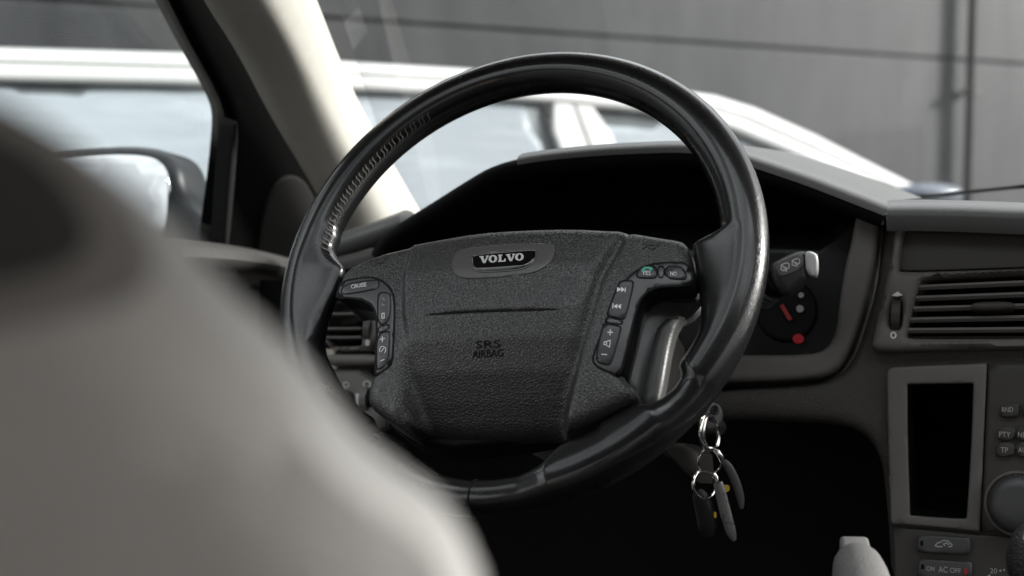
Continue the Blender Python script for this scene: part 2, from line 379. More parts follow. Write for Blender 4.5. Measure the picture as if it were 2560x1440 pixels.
M['asphalt'] = material('asphalt', (.05, .05, .052), .9, bump=('noise', 60, .004), vary=(8, .2))

# ------------------------------------------------------------------ working frames
CU = unit((.925, -.379, 0)); CF = unit((.379, .925, 0)); CZ = np.array([0, 0, 1.0])     # this car's right, forward and up
WN = unit(c2w(np.array([-.3386, -math.sqrt(1-.3386**2-.4449**2), .4449])))
WO = EYE + c2w(np.array([-.0015, .9305, .0165]))
WU = unit(np.cross(c2w(np.array([0, 0, 1.0])), WN)); WV = np.cross(WN, WU)
_t = R_(3.0); WU, WV = WU*math.cos(_t)+WV*math.sin(_t), WV*math.cos(_t)-WU*math.sin(_t)
FW = Fr(WO, WU, WV)
DO = np.array([0, 1.18, 1.12])
F0 = Fr(DO, CU, CZ)                                                     # upright dash plane
tl = R_(13); F1 = Fr(DO, CU, CZ*math.cos(tl)+CF*math.sin(tl))           # dash plane leaning back
_wd = unit((1, .5, 0)); FWALL = Fr((0, 6.6, 0), _wd, CZ)
_cdn = unit((1, .42, 0)); FCAR = Fr((0, 3.42, 0), _cdn, CZ)
_cb = np.array([0, 3.42, .80]); _la = R_(24); FCL = Fr(_cb, _cdn, CZ*math.cos(_la)+np.cross(CZ, _cdn)*math.sin(_la))   # the car's side above its belt line leans in

# ================================================================== the outside
def tagk(o, kind='structure'): o['kind'] = kind; return o
g = mesh('ground', [(-300, -300, 0), (300, -300, 0), (300, 300, 0), (-300, 300, 0)], [(0, 1, 2, 3)], M['asphalt'], smooth=False, fix=False); tagk(g)

# ribbed wall: boards of ribbed sheet, real ribs 14 mm apart
wl = root('clad_wall', 'dark grey wall of finely ribbed cladding behind the white car', 'wall', FWALL)
def ribbed(name, x0, x1, z0, z1, pitch=.0145, dep=.006):
    nz_ = int((z1-z0)/pitch); prof = []
    for i in range(nz_):
        z = z0+i*pitch; prof += [(z, 0), (z+pitch*.55, 0), (z+pitch*.7, -dep), (z+pitch*.85, -dep)]
    prof.append((z1, 0))
    verts = []; faces = []
    for (z, d) in prof: verts += [FWALL.P(x0, z, d), FWALL.P(x1, z, d)]
    for i in range(len(prof)-1): faces.append((2*i, 2*i+1, 2*i+3, 2*i+2))
    b = len(verts); verts += [FWALL.P(x0, z0, -.05), FWALL.P(x1, z0, -.05), FWALL.P(x1, z1, -.05), FWALL.P(x0, z1, -.05)]; faces.append((b, b+3, b+2, b+1))
    return mesh(name, verts, faces, M['wall'], wl, smooth=False, fix=False)
zj = [FWALL.uv(850, 40)[1], FWALL.uv(2400, 148)[1]]; zjm = sum(zj)/2
mesh('backing_sheet', [FWALL.P(-9, 0, -.03), FWALL.P(14, 0, -.03), FWALL.P(14, 4.4, -.03), FWALL.P(-9, 4.4, -.03), FWALL.P(-9, 0, -.06), FWALL.P(14, 0, -.06), FWALL.P(14, 4.4, -.06), FWALL.P(-9, 4.4, -.06)], [(0, 1, 2, 3), (7, 6, 5, 4), (3, 2, 6, 7), (0, 4, 5, 1)], M['black'], wl, smooth=False)
for z0, z1 in ((0, .62), (.632, zjm-1.006), (zjm-.994, zjm-.012), (zjm+.006, zjm+.98), (zjm+.992, 4.4)): ribbed('cladding_board', -9, 14, z0, z1)
dp = root('drainpipe', 'dark grey drainpipe running down the ribbed wall on the right', 'drainpipe', loc=FWALL.P(4.2, 0, .09))
px_u = FWALL.uv(2425, 250, .06)[0]
tube('pipe', [FWALL.P(px_u, 0, .06), FWALL.P(px_u, 4.4, .06)], .026, M['rubber'], dp)
for z in (.6, 1.75, 2.9): tube('bracket', [FWALL.P(px_u, z, .06), FWALL.P(px_u, z+.03, .06)], .05, M['trimdark'], dp)

# white car standing across the view
pc = root('parked_car', 'white parked car seen side-on through the windscreen and door window', 'car', FCAR)
roof_top = [(-1500, 150), (-900, 108), (-300, 100), (0, 106), (500, 121), (840, 142), (1190, 163), (1450, 186), (1720, 219), (1800, 230), (1900, 262), (2050, 330), (2200, 408), (2325, 470), (2420, 520)]
roof_bot = [(-1450, 300), (-900, 215), (-300, 198), (0, 200), (540, 212), (880, 224), (1050, 232), (1400, 256), (1620, 278), (1740, 300), (1830, 325), (1990, 392), (2110, 442), (2190, 486), (2250, 530)]
belt = .80
ut = np.array([FCL.uv(x, y) for x, y in roof_top]); ub = np.array([FCL.uv(x, y) for x, y in roof_bot])
sec = []
for a, b in zip(ut, ub):                       # door frame, drip groove and roof rail, then the roof running away
    l = [FCL.P(b[0], b[1], -.015), FCL.P(b[0], b[1], .006)]
    for k, d in ((.05, .012), (.36, .010), (.42, .000), (.47, .014), (.72, .006), (.9, -.012), (1.0, -.04)):
        q = b+(a-b)*k; l.append(FCL.P(q[0], q[1], d))
    t_ = FCL.P(a[0], a[1], -.04); bk = np.cross(CZ, _cdn)
    l += [t_+bk*.3+CZ*.025, t_+bk*.8+CZ*.03, t_+bk*1.25]
    sec.append(l)
loft('body_roof', sec, M['carwhite'], pc, thick=.006, sharp=60)
# body below the windows, bonnet and wheels
u0, u1 = ut[0][0]-.35, ut[-1][0]+1.15; belt = .80
bs = []
for u in np.linspace(u0, u1, 24):
    e = min(1, (u-u0)/.25, (u1-u)/.35); top = belt + (0 if u < ub[-2][0] else -.02-.10*((u-ub[-2][0])/1.0)**1.4); yy = -(1-e)*.35
    bs.append([FCAR.P(u, .28, yy-.04), FCAR.P(u, .45, yy+.05), FCAR.P(u, .62, yy+.085), FCAR.P(u, top-.03, yy+.06), FCAR.P(u, top, yy+.02), FCAR.P(u, top+.01, yy-.03), FCAR.P(u, top+.03, -.7), FCAR.P(u, top, -1.5+.2*(1-e)), FCAR.P(u, .3, -1.55+.35*(1-e))])
loft('body', bs, M['carwhite'], pc, closed_sec=True, caps=True, sharp=60)
for u in (u0+.75, u1-.8):
    tube('wheel', [FCAR.P(u, .31, .07), FCAR.P(u, .31, -.14)], .31, M['rubber'], pc, seg=40)
def car_strip(name, quad, mat, n, th=.02):
    return cushion(name, mat, FCL, FCL.uvs(quad, n), n, th, .006, parent=pc, px=False, sm=1, res=.03)
def pane(name, pts):
    lo = FCL.uvs(pts, -.02); lo[:, 1] = np.maximum(lo[:, 1], .0)
    return cushion(name, M['carglass'], FCL, lo, -.02, .005, 0, parent=pc, px=False, sm=0, res=.08)
pane('rear_window', [(-1380, 290), (-900, 210), (-300, 193), (0, 195), (540, 207), (880, 219), (1050, 227), (1350, 247), (1520, 800), (-1380, 800)])
pane('front_window', [(1480, 258), (1620, 273), (1740, 295), (1830, 320), (1990, 387), (2110, 437), (2200, 484), (2300, 800), (1560, 800)])
car_strip('centre_pillar', [(1345, 225), (1500, 240), (1630, 640), (1510, 640)], M['carwhite'], .004)
car_strip('pillar_gap', [(1425, 232), (1436, 233), (1590, 640), (1578, 640)], M['carline'], .0095, .012)
mf = FCAR.uv(2265, 478)
mo = []
for k, (dx, r) in enumerate(((-.13, .01), (-.10, .035), (-.02, .048), (.06, .045), (.11, .03), (.13, .008))): mo.append(FCAR.P(mf[0]+dx, mf[1]-.01, .10))
tube('door_mirror', mo, [.01, .035, .048, .045, .03, .008], material('blue_grey_mirror', (.09, .105, .13), .35), pc, flat=(.75, 1.3))

# ================================================================== this car's shell: pillar, windscreen, roof, floor
cb = root('car_shell', 'cream cloth windscreen pillar with the windscreen beside it', 'car body', loc=(0, 1.2, 0))
def sm_path(p, it=2): return chaikin(np.asarray(p, float), it, closed=False)
pil_l = sm_path([W(400, -260, .98), W(440, -190, 1.02), W(540, -2, 1.12), W(625, 130, 1.21), W(708, 290, 1.31), W(790, 430, 1.40), W(900, 640, 1.52)])
pil_r = sm_path([W(650, -320, 1.04), W(700, -230, 1.09), W(792, -2, 1.21), W(846, 140, 1.30), W(905, 275, 1.40), W(968, 385, 1.47), W(1075, 570, 1.60)])
secs = []
for a, b in zip(pil_l, pil_r):
    mid = (a+b)/2; ax = b-a; wv = np.linalg.norm(ax); ax = ax/wv; back = unit(mid-EYE); nn = unit(-back-(-back@ax)*ax)
    row = []
    for t_ in np.linspace(0, 1, 19):              # flat flank facing the screen, rolled towards the door
        k = .5-.5*math.cos(math.pi*t_); dep = .024*(math.sin(math.pi/2*t_/.36) if t_ < .36 else (1-((t_-.36)/.64)**1.4))
        row.append(a+ax*wv*t_+nn*dep)
    row += [b-nn*.02, a-nn*.02]
    secs.append(row)
loft('pillar_trim', secs, M['cream'], cb, closed_sec=True, caps=True, sharp=70)
gtop = [W(1075, 580, 1.62), W(792, 0, 1.40), W(700, -230, 1.27)]
# windscreen: raked sheet in car axes
base = W(1020, 590, 1.64); topc = np.array([-.20, 1.16, 1.40])
Wd = 1.32; gb0, gt0 = base, topc; gb1, gt1 = base+CU*Wd, topc+CU*(Wd*.93)
secs = []
for k in np.linspace(0, 1, 9):
    row = []
    for s in np.linspace(0, 1, 17):
        bow = .09*(1-(2*s-1)**2); row.append((gb0*(1-k)+gt0*k)*(1-s)+(gb1*(1-k)+gt1*k)*s + CF*bow + CZ*.02*math.sin(math.pi*k))
    secs.append(row)
loft('windscreen', secs, M['glass'], cb, thick=.004, sharp=80)
hd = np.array([-.22, 1.04, 1.385])+CF*.44
def roof_p(s_, yb): return hd + CU*(Wd*.93*s_) + CF*(yb+.09*(1-(2*min(max(s_, 0), 1)-1)**2)) + CZ*(.05*(1-(2*s_-1)**2)+.012*math.sin(-yb*2))
def roof_strip(name, s0, s1, y0, y1, mat, th, dz=0): return loft(name, [[roof_p(a, b)+CZ*dz for a in np.linspace(s0, s1, 11)] for b in np.linspace(y0, y1, 5)], mat, cb, thick=th, sharp=80)
SR = (-.03, .80, -.62, -.92)                # unseen roof opening, added and sized to light the wheel and pad
roof_strip('headliner', -.12, 1.0, -.31, SR[2], M['liner'], .03)
roof_strip('headliner', -.12, SR[0], SR[2], SR[3], M['liner'], .03)
roof_strip('headliner', SR[1], 1.085, SR[2], SR[3], M['liner'], .03)
roof_strip('headliner', -.12, 1.085, SR[3], -1.9, M['liner'], .03)
roof_strip('added_glass_roof', SR[0], SR[1], SR[2], SR[3], M['sideglass'], .005, .012)
fl = .30
fq = []
for xa in (-.9, .95):
    pass
floor_c = np.array([.1, .7, fl])
box('floor_carpet', floor_c, (CU, CF, CZ), (.80, 1.5, .02), M['carpet'], cb, 0)
for sx in (-1, 1):                          # door cards below; upper rear sides closed over to keep light out
    cx = np.array([.10, 0, 0])+CU*(.74*sx)
    if sx > 0: box('door_side', cx+CF*.55+CZ*.62, (CF, CU, CZ), (.95, .02, .33), M['trimdark'], cb, .01)
    box('rear_side', cx-CF*.95+CZ*.62, (CF, CU, CZ), (.80, .02, .33), M['trimdark'], cb, .01)
    box('rear_light_blocker', cx-CF*1.05+CZ*1.18, (CF, CU, CZ), (.75, .02, .30), M['liner'], cb, .01)
box('rear_seat', np.array([.16, 0, .75])-CF*1.35, (CU, CF, CZ), (.72, .10, .50), M['seatdark'], cb, .05)
box('tail_blocker', np.array([.16, 0, 1.15])-CF*1.78, (CU, CF, CZ), (.74, .03, .40), M['seatdark'], cb, .02)  # unseen; raised over the rear window to keep light out
box('bulkhead', np.array([.1, .7, .6])+CF*.95, (CU, CF, CZ), (.80, .02, .36), M['carpet'], cb, 0)

# ================================================================== driver's door with mirror
dr = root('driver_door', 'black framed driver door window edge with trim below it', 'car door', loc=(-.5, 1.3, .3))
FDv = Fr(W(600, 640, 1.40), CF, unit(CZ*.94+CU*.30))
fr_in = [(428, -20), (478, 80), (520, 160), (560, 232), (583, 285), (585, 330), (572, 450), (556, 560), (548, 640)]
fr_out = [(560, -20), (615, 90), (665, 180), (712, 270), (760, 355), (810, 440), (845, 510), (850, 590), (850, 665)]
cushion('window_frame', M['seal'], FDv, [(330, -220), (430, -20)]+fr_in[1:]+[(600, 690), (850, 690)]+fr_out[::-1][1:]+[(470, -220)], -.02, .03, .012, parent=dr, res=.012)
cushion('sail_panel', M['sail'], FDv, [(655, 530), (700, 440), (760, 440), (800, 520), (818, 690), (640, 690)], -.017, .01, .003, parent=dr, res=.008)
cushion('run_channel', M['rubber'], FDv, [(588, 300), (600, 310), (590, 450), (572, 640), (560, 640), (573, 450)], .004, .02, .003, parent=dr, res=.006)
# glass
cushion('window_glass', M['sideglass'], FDv, [(-500, -230), (440, -230), (500, 100), (578, 260), (575, 480), (560, 700), (-500, 700)], -.03, .004, 0, parent=dr, sm=0, res=.06)
# door top trim, soft roll below the window
tt = [FDv.P(*FDv.uv(x, y, .02), .02) for x, y in ((60, 640), (300, 640), (440, 642), (560, 654), (640, 670), (720, 692), (800, 722), (860, 760))]
tube('door_top', sm_path(tt), .034, M['trimdark'], dr, flat=(.55, 1.5), seg=20)
cushion('door_card', M['trimdark'], FDv, [(-300, 690), (500, 690), (700, 720), (860, 780), (860, 1500), (-300, 1500)], -.01, .03, .01, parent=dr, res=.03)
# mirror on the door
mh = np.array([W(345, 470, 1.52)])[0]
FM = Fr(mh, unit((.959, -.283, 0)), unit((.0345, .117, .991)))
dm = cushion('mirror_housing', M['housing'], FM, [(60, 385), (230, 362), (330, 360), (400, 372), (436, 410), (446, 470), (470, 520), (560, 575), (560, 660), (500, 680), (440, 660), (60, 660)], -.004, .07, .02, parent=dr, res=.012)
cushion('mirror_glass', M['mirrorglass'], FM, [(90, 408), (240, 388), (330, 386), (386, 394), (414, 420), (422, 470), (417, 550), (398, 620), (90, 620)], .001, .004, .001, parent=dm, res=.02)

# ================================================================== dashboard
db = root('dashboard', 'dark grey dashboard with a black hooded binnacle behind the wheel', 'dashboard', F0)
hood_px = [(930, 640), (950, 600), (1020, 553), (1090, 510), (1165, 462), (1235, 421), (1330, 402), (1480, 387), (1600, 381), (1700, 378), (1790, 385), (1890, 418), (2000, 455), (2110, 497), (2212, 537)]
hn = .045
hp = chaikin(F0.uvs(hood_px, hn), 2, closed=False)
secs = []
for q0, q1 in [(0, 0)]: pass
def hood_section(dn, dv, zz): return None
nrm = []
for i in range(len(hp)):
    a, b = hp[max(0, i-1)], hp[min(len(hp)-1, i+1)]; t_ = unit(b-a); nrm.append((-t_[1], t_[0]))
nrm = np.array(nrm)
for i in range(len(hp)):
    u, v = hp[i]; ou, ov = nrm[i]; row = []
    for (off, n_) in ((-.012, -.20), (-.012, .030), (-.010, .040), (-.005, .045), (.0, .0445), (.004, .040), (.0055, .030), (.009, -.06), (.010, -.30)):
        row.append(F0.P(u+ou*off, v+ov*off*1.0, n_))
    secs.append(row)
loft('binnacle_hood', secs, M['hood'], db, sharp=70, thick=0)
# skin over the right shoulder of the hood and the deck to the screen
secs = []
for i in range(len(hp)):
    u, v = hp[i]; ou, ov = nrm[i]; k = np.clip((u-.06)/.06, 0, 1)
    if u < .02: continue
    row = []
    for (off, n_) in ((-.001, .0465), (.003, .046), (.0075, .040), (.010, .028), (.0125, -.06), (.013, -.32)): row.append(F0.P(u+ou*off, v+ov*off, n_))
    secs.append(row)
loft('hood_top_skin', secs, M['dashtop'], db, sharp=70)
e = F0.uv(2214, 520, .04)
# centre dash top: rounded lip then deck
secs = []
for px_, yt, yb in ((2216, 500, 541), (2300, 499, 541), (2400, 501, 543), (2560, 507, 549), (2900, 520, 562), (3800, 556, 600)):
    a = F0.uv(px_, yt, .03); b = F0.uv(px_, yb, .045); row = []
    for t_ in np.linspace(0, 1, 9):
        an = t_*math.pi/2; row.append(F0.P(b[0], b[1]+(a[1]-b[1])*math.sin(an), .012+.036*math.cos(an)))
    row = [F0.P(b[0], b[1]-.012, .040)] + row + [F0.P(a[0], a[1]-.004, -.12), F0.P(a[0], a[1]-.010, -.46)]
    secs.append(row)
loft('top_pad', secs, M['dashtop'], db, sharp=70)
# fascia: the grained panel between binnacle, vents, radio and knee well
fascia = [(1560, 1010), (1700, 985), (1830, 967), (1960, 962), (2060, 952), (2115, 922), (2150, 855), (2178, 760), (2194, 680), (2204, 560), (2208, 545), (2400, 546), (2900, 556), (3800, 590), (3800, 1500), (2262, 1500), (2226, 1440), (2220, 1330), (2213, 1240), (2203, 1160), (2180, 1105), (2140, 1072), (2080, 1056), (1960, 1050), (1800, 1045), (1560, 1075)]
f_holes = [[(2320, 700), (2880, 676), (2880, 838), (2560, 840), (2275, 841), (2280, 800)], [(2244, 940), (2446, 938), (2432, 1308), (2254, 1302)]]
cushion('fascia', M['dash'], F1, fascia, .004, .03, .012, holes=f_holes, parent=db, res=.012, sm=1, hole_edge=False, hsm=0)
bez = [(1560, 960), (1830, 955), (2030, 948), (2090, 925), (2128, 865), (2158, 770), (2184, 680), (2198, 560), (2200, 520), (2150, 505), (2134, 560), (2128, 600), (2112, 660), (2098, 745), (2090, 825), (2066, 872), (2020, 886), (1860, 886), (1560, 890)]
cushion('binnacle_bezel', M['trim'], F1, bez, .012, .05, .005, parent=db, res=.005, sm=1)
bk = [F0.P(u, v, -.02) for u, v in ()]
cushion('binnacle_back', M['pocket'], F0, [(950, 610), (1020, 565), (1090, 522), (1165, 475), (1235, 434), (1330, 415), (1480, 400), (1600, 394), (1700, 391), (1790, 398), (1890, 431), (2000, 470), (2110, 512), (2200, 545), (2200, 960), (930, 960), (930, 640)], -.13, .01, 0, parent=db, sm=0, res=.03)
# knee well: dark box behind
cushion('knee_well', M['carpet'], F1, [(700, 960), (2300, 960), (2300, 1700), (700, 1700)], -.22, .01, 0, parent=db, sm=0, res=.08)
# left end of the dash seen beside and through the wheel
dash_l = [W(800, 640, 1.34), W(850, 622, 1.32), W(900, 606, 1.30), W(953, 589, 1.28), W(1030, 560, 1.27)]
tube('dash_shoulder', sm_path(dash_l), .019, M['dashtop'], db, seg=20, flat=(.8, 1.6))
cushion('corner_trim', M['trimdark'], F0, [(790, 655), (850, 640), (930, 620), (955, 612), (960, 720), (790, 760)], .02, .03, .008, parent=db, res=.008)
tube('demister_slot', sm_path([W(838, 668, 1.262), W(880, 652, 1.255), W(935, 634, 1.25)]), .0065, M['trim'], db, seg=12)
cushion('end_panel', M['trimdark'], F1, [(790, 700), (945, 700), (945, 800), (790, 830)], -.03, .02, .004, parent=db, res=.02)
cushion('vent_shelf', M['trim'], F1, [(788, 884), (960, 884), (960, 912), (788, 914)], .004, .02, .006, parent=db, res=.01, sm=1)
cushion('switch_panel', M['trim'], F1, [(700, 922), (960, 922), (960, 1110), (700, 1110)], -.004, .02, .006, parent=db, res=.012, sm=1)

# instruments
ic = root('instrument_cluster', 'black instrument display with a red needle and a red warning lamp lit', 'instruments', F1)
cn = -.045
cushion('dial_panel', M['lens'], F1, [(1500, 560), (2140, 560), (2140, 900), (1500, 900)], cn, .01, 0, parent=ic, sm=0, res=.03)
def circ(cx, cy, r, n=36, ry=None): return [(cx+r*math.cos(2*math.pi*k/n), cy+(ry or r)*math.sin(2*math.pi*k/n)) for k in range(n)]
gg = cushion('gauge', M['black'], F1, circ(1965, 775, 78, ry=80), cn+.004, .006, .003, parent=ic, res=.006, sm=0)
slabs('needle', M['red'], F1, [[(1950, 765), (1958, 760), (1981, 798), (1972, 802)]], cn+.0075, .001, gg)
slabs('dial_mark', M['dimink'], F1, [circ(2000, 772, 9), circ(2003, 738, 7, 10)], cn+.0065, .0005, gg)
slabs('warning_lamp', M['redlamp'], F1, [circ(1996, 847, 14, 20, 12)], cn+.0055, .0008, ic)

# centre vent
cv = root('air_vent', 'centre air vent with five slats, thumbwheel and pale zero mark beside the binnacle', 'air vent', F1, group='dashboard air vents')
vo = [(2252, 553), (2400, 558), (2560, 568), (2900, 585), (2900, 866), (2560, 869), (2330, 874), (2200, 880), (2179, 868), (2178, 850), (2205, 740), (2228, 640), (2236, 570)]
vi = [(2312, 694), (2560, 682), (2900, 670), (2900, 842), (2560, 845), (2270, 846), (2265, 838), (2272, 800), (2298, 702)]
vp = [(2262, 572), (2275, 564), (2400, 570), (2900, 598), (2900, 655), (2560, 668), (2400, 674), (2250, 678), (2247, 670), (2252, 620)]
vh = [(2232, 747), (2250, 747), (2255, 757), (2251, 810), (2246, 822), (2228, 822), (2224, 812), (2226, 760)]
cushion('frame', M['trim'], F1, vo, .024, .022, .007, holes=[vi, vp, vh], parent=cv, res=.007, sm=2)
cushion('upper_panel', M['trimdark'], F1, vp, .014, .006, .001, parent=cv, res=.01)
cushion('duct', M['pocket'], F1, vi, -.02, .006, 0, parent=cv, res=.02, sm=0)
for k in range(5):
    y0 = (717.5, 745, 771.5, 799, 825.5)[k]; x0 = (2299, 2288, 2281, 2272, 2267)[k]; yr = (706, 735, 764, 793.5, 823)[k]
    a, b = F1.uv(x0, y0, .018), F1.uv(2560, yr, .018); c = a+(b-a)*1.9; a = a-(b-a)*.01
    vs = []; d_ = np.array([0, .0028])
    prof = [(0, .018), (.0016, .0175), (.0022, .0155), (.0, -.012), (-.003, -.012), (-.0022, .0155)]
    pts = [[F1.P(p[0], p[1]+dv+(.004 if n_ < 0 else 0), n_) for dv, n_ in prof] for p in (a, b, c)]
    loft('slat', pts, M['trim'], cv, closed_sec=True, caps=True, sharp=40)
cushion('adjuster_tab', M['trimdark'], F1, [(2428, 762), (2436, 754), (2520, 752), (2536, 758), (2537, 768), (2525, 774), (2436, 776), (2428, 771)], .027, .03, .003, parent=cv, res=.004)
def thumb(parent, pts_c, r, wd, n, mat, ribs=7):
    u, v = pts_c; secs = []
    for s in (-1, 1):
        row = []
        for k in range(40):
            an = 2*math.pi*k/40; rr = r*(1+(.03 if k % 4 < 2 else 0)); row.append(F1.P(u+s*wd, v+rr*math.sin(an), n-r+rr*math.cos(an)))
        secs.append(row)
    return loft('thumbwheel', secs, mat, parent, closed_sec=True, caps=True, sharp=25)
thumb(cv, F1.uv(2239, 785, .024), .014, .0034, .027, M['trimdark'])
slabs('zero_mark', M['ink'], F1, [[circ(2233.5, 838, 8, 20, 9), circ(2233.5, 838, 4, 14, 5)]], .0242, .0003, cv)
slabs('flow_mark', M['ink'], F1, [[(2229, 739), (2244, 729), (2257, 738), (2244, 741)]], .0242, .0003, cv)

# side vent seen through the left gap of the wheel
sv = root('air_vent', 'small side air vent glimpsed through the left opening of the steering wheel', 'air vent', F1, group='dashboard air vents')
cushion('frame', M['trim'], F1, [(788, 690), (960, 690), (960, 874), (788, 880)], .004, .03, .006, holes=[[(800, 710), (902, 710), (902, 858), (896, 864), (800, 866)]], parent=sv, res=.009, sm=1)
cushion('duct', M['pocket'], F1, [(650, 700), (910, 700), (910, 870), (650, 872)], -.04, .006, 0, parent=sv, res=.03, sm=0)
for y in (722, 752, 784, 821, 843):
    a, b = F1.uv(801, y+1, 0), F1.uv(902, y, 0)
    prof = [(.0, .0), (.0013, -.001), (.0016, -.003), (.003, -.025), (0, -.025), (-.0015, -.003), (-.0012, -.001)]
    loft('slat', [[F1.P(p[0], p[1]+dv, n_) for dv, n_ in prof] for p in (a, b)], M['trim'], sv, closed_sec=True, caps=True, sharp=40)
thumb(sv, F1.uv(919, 823, .004), .014, .0036, .008, M['trimdark'])
slabs('zero_mark', M['ink'], F1, [[circ(919, 857, 5, 18, 7), circ(919, 857, 2, 14, 4)]], .0045, .0003, sv)

# headlight switches on the panel left of the column
hsw = root('light_switch', 'headlamp dial and thumbwheel with pale lamp symbols below the small side vent', 'switch', F1)
cushion('rotary_dial', M['trimdark'], F1, circ(858, 996, 20, 24, 22), .004, .012, .003, parent=hsw, res=.005, sm=0)
slabs('dial_pointer', M['dimink'], F1, [[(852, 985), (868, 984), (868, 989), (852, 990)]], .0042, .0004, hsw)
cushion('wheel_slot', M['pocket'], F1, [(905, 978), (935, 975), (935, 1016), (905, 1018), (901, 998)], -.001, .006, .001, parent=hsw, res=.005)
thumb(hsw, F1.uv(914, 996, -.004), .013, .0035, .004, M['trim'])
slabs('lamp_symbol', M['dimink'], F1, [[circ(866, 962, 8, 18, 8), circ(866, 962, 4.5, 14, 4.5)], [(858, 954), (861, 954), (861, 972), (858, 972)], [circ(918, 961, 11, 20, 10), circ(918, 961, 6, 16, 6)]], -.0035, .0004, hsw)
slabs('scale_wedge', M['ink'], F1, [[(889, 984), (897, 984), (894, 1024), (892, 1024)]], -.0035, .0004, hsw)

# ================================================================== centre stack
sp_ = root('storage_pocket', 'empty upright storage pocket with grey frame left of the radio', 'pocket', F1)
po = [(2217, 945), (2217, 930), (2226, 919), (2240, 917), (2460, 908), (2468, 908), (2467, 918), (2461, 1060), (2455, 1200), (2450, 1318), (2449, 1329), (2440, 1328), (2340, 1318), (2236, 1310), (2227, 1309), (2226, 1300), (2222, 1180), (2218, 1040)]
pi = [(2268, 968), (2268, 961), (2275, 960), (2425, 958), (2433, 958), (2433, 968), (2430, 1060), (2424, 1180), (2417, 1284), (2416, 1296), (2406, 1297), (2330, 1293), (2282, 1289), (2275, 1288), (2275, 1280), (2271, 1180), (2268, 1060)]
cushion('frame', M['trim'], F1, po, .014, .004, .002, holes=[pi], parent=sp_, res=.006, sm=1)
cushion('frame_side', M['trimdark'], F1, [(x+(3 if x < 2340 else -3), y) for x, y in po], .0095, .02, .001, holes=[[(2258, 950), (2441, 948), (2424, 1306), (2264, 1299)]], parent=sp_, res=.008, sm=0)
pl = chaikin(F1.uvs(pi, .014), 1); pc_ = pl.mean(0)
secs = [[F1.P(*(pc_+(q-pc_)*s), n_) for q in np.concatenate([pl, pl[:1]])] for s, n_ in ((1.004, .0095), (.985, .0), (.92, -.05), (.88, -.09))]
loft('liner', secs, M['pocket'], sp_, sharp=50)
cushion('liner_back', M['pocket'], F1, [tuple(pc_+(q-pc_)*.9) for q in pl], -.088, .004, 0, parent=sp_, px=False, sm=0, res=.03)

rd = root('car_radio', 'dark grey car radio face with worn buttons and round volume knob at the right edge', 'car radio', F1)
cushion('faceplate', M['trimdark'], F1, [(2470, 908), (2600, 906), (3000, 905), (3000, 1370), (2600, 1340), (2451, 1329), (2457, 1200), (2463, 1060)], .013, .02, .004, parent=rd, res=.012, sm=0)
def key(pts, word=None, p0=None, p1=None, hpx=12, n=.0185, parent=rd, mat='trimdark', th=.006):
    b_ = cushion('button', M[mat], F1, pts, n, th, .0016, parent=parent, res=.004, sm=1)
    if word: text('lettering', word, M['dimink'], F1, p0, p1, hpx, n+.0001, .0003, b_)
    return b_
key([(2500, 1012), (2545, 1007), (2548, 1010), (2546, 1040), (2542, 1043), (2498, 1043)], 'RND', (2505, 1030), (2533, 1030), 12)
key([(2558, 1007), (2610, 1004), (2610, 1044), (2556, 1044)], 'SCAN', (2566, 1031), (2600, 1031), 12)
key([(2494, 1067), (2539, 1065), (2539, 1101), (2491, 1101)], 'PTY', (2498, 1092), (2526, 1093), 13)
key([(2541, 1065), (2595, 1064), (2595, 1102), (2541, 1102)], 'NEWS', (2545, 1093), (2588, 1094), 13)
key([(2491, 1106), (2537, 1105), (2536, 1142), (2494, 1142), (2489, 1136)], 'TP', (2502, 1131), (2520, 1132), 13)
key([(2539, 1105), (2595, 1105), (2595, 1143), (2539, 1143)], 'AUTO', (2545, 1131), (2588, 1132), 13)
text('lettering', 'VOLUME', M['dimink'], F1, (2515, 1192), (2582, 1194), 12, .0131, .0003, rd)
text('lettering', 'PUSH POWER', M['dimink'], F1, (2503, 1206), (2598, 1208), 9, .0131, .0003, rd)
kc = F1.uv(2548, 1260, .02); secs = []
for r_, n_ in ((.0225, .012), (.0222, .028), (.0212, .033), (.019, .0355), (.012, .037), (.001, .0375)):
    secs.append([F1.P(kc[0]+r_*math.cos(2*math.pi*k/40), kc[1]+r_*math.sin(2*math.pi*k/40), n_) for k in range(40)])
loft('volume_knob', secs, M['bez'], rd, closed_sec=True, caps=True, sharp=60)
tube('knob_ring', [F1.P(kc[0]+.0245*math.cos(2*math.pi*k/40), kc[1]+.0245*math.sin(2*math.pi*k/40), .0135) for k in range(40)], .0014, M['trim'], rd, closed=True, seg=8)

cl = root('climate_panel', 'dark climate control panel with two wide rocker buttons under the radio', 'control panel', F1)
cushion('faceplate', M['trimdark'], F1, [(2230, 1315), (2340, 1324), (2450, 1335), (3000, 1378), (3000, 1640), (2244, 1640)], .010, .02, .003, parent=cl, res=.012, sm=0)
b1 = key([(2294, 1341), (2303, 1337), (2420, 1344), (2427, 1350), (2425, 1384), (2418, 1388), (2298, 1381), (2292, 1376)], parent=cl, mat='bez', n=.017)
car_ic = [(2338, 1362), (2344, 1358), (2352, 1353), (2370, 1353), (2378, 1359), (2380, 1364)]
slabs('recirculation_symbol', M['dimink'], F1, seglines([[(2338, 1364), (2343, 1358), (2352, 1355), (2358, 1351), (2369, 1352), (2375, 1358), (2380, 1361), (2379, 1366), (2372, 1367)], [(2338, 1364), (2346, 1367), (2356, 1366)], [(2372, 1362), (2366, 1357), (2358, 1360), (2363, 1364)]], 3), .0171, .0004, b1)
b2 = key([(2296, 1401), (2305, 1397), (2424, 1405), (2431, 1411), (2429, 1446), (2420, 1452), (2300, 1445), (2294, 1438)], parent=cl, mat='bez', n=.017)
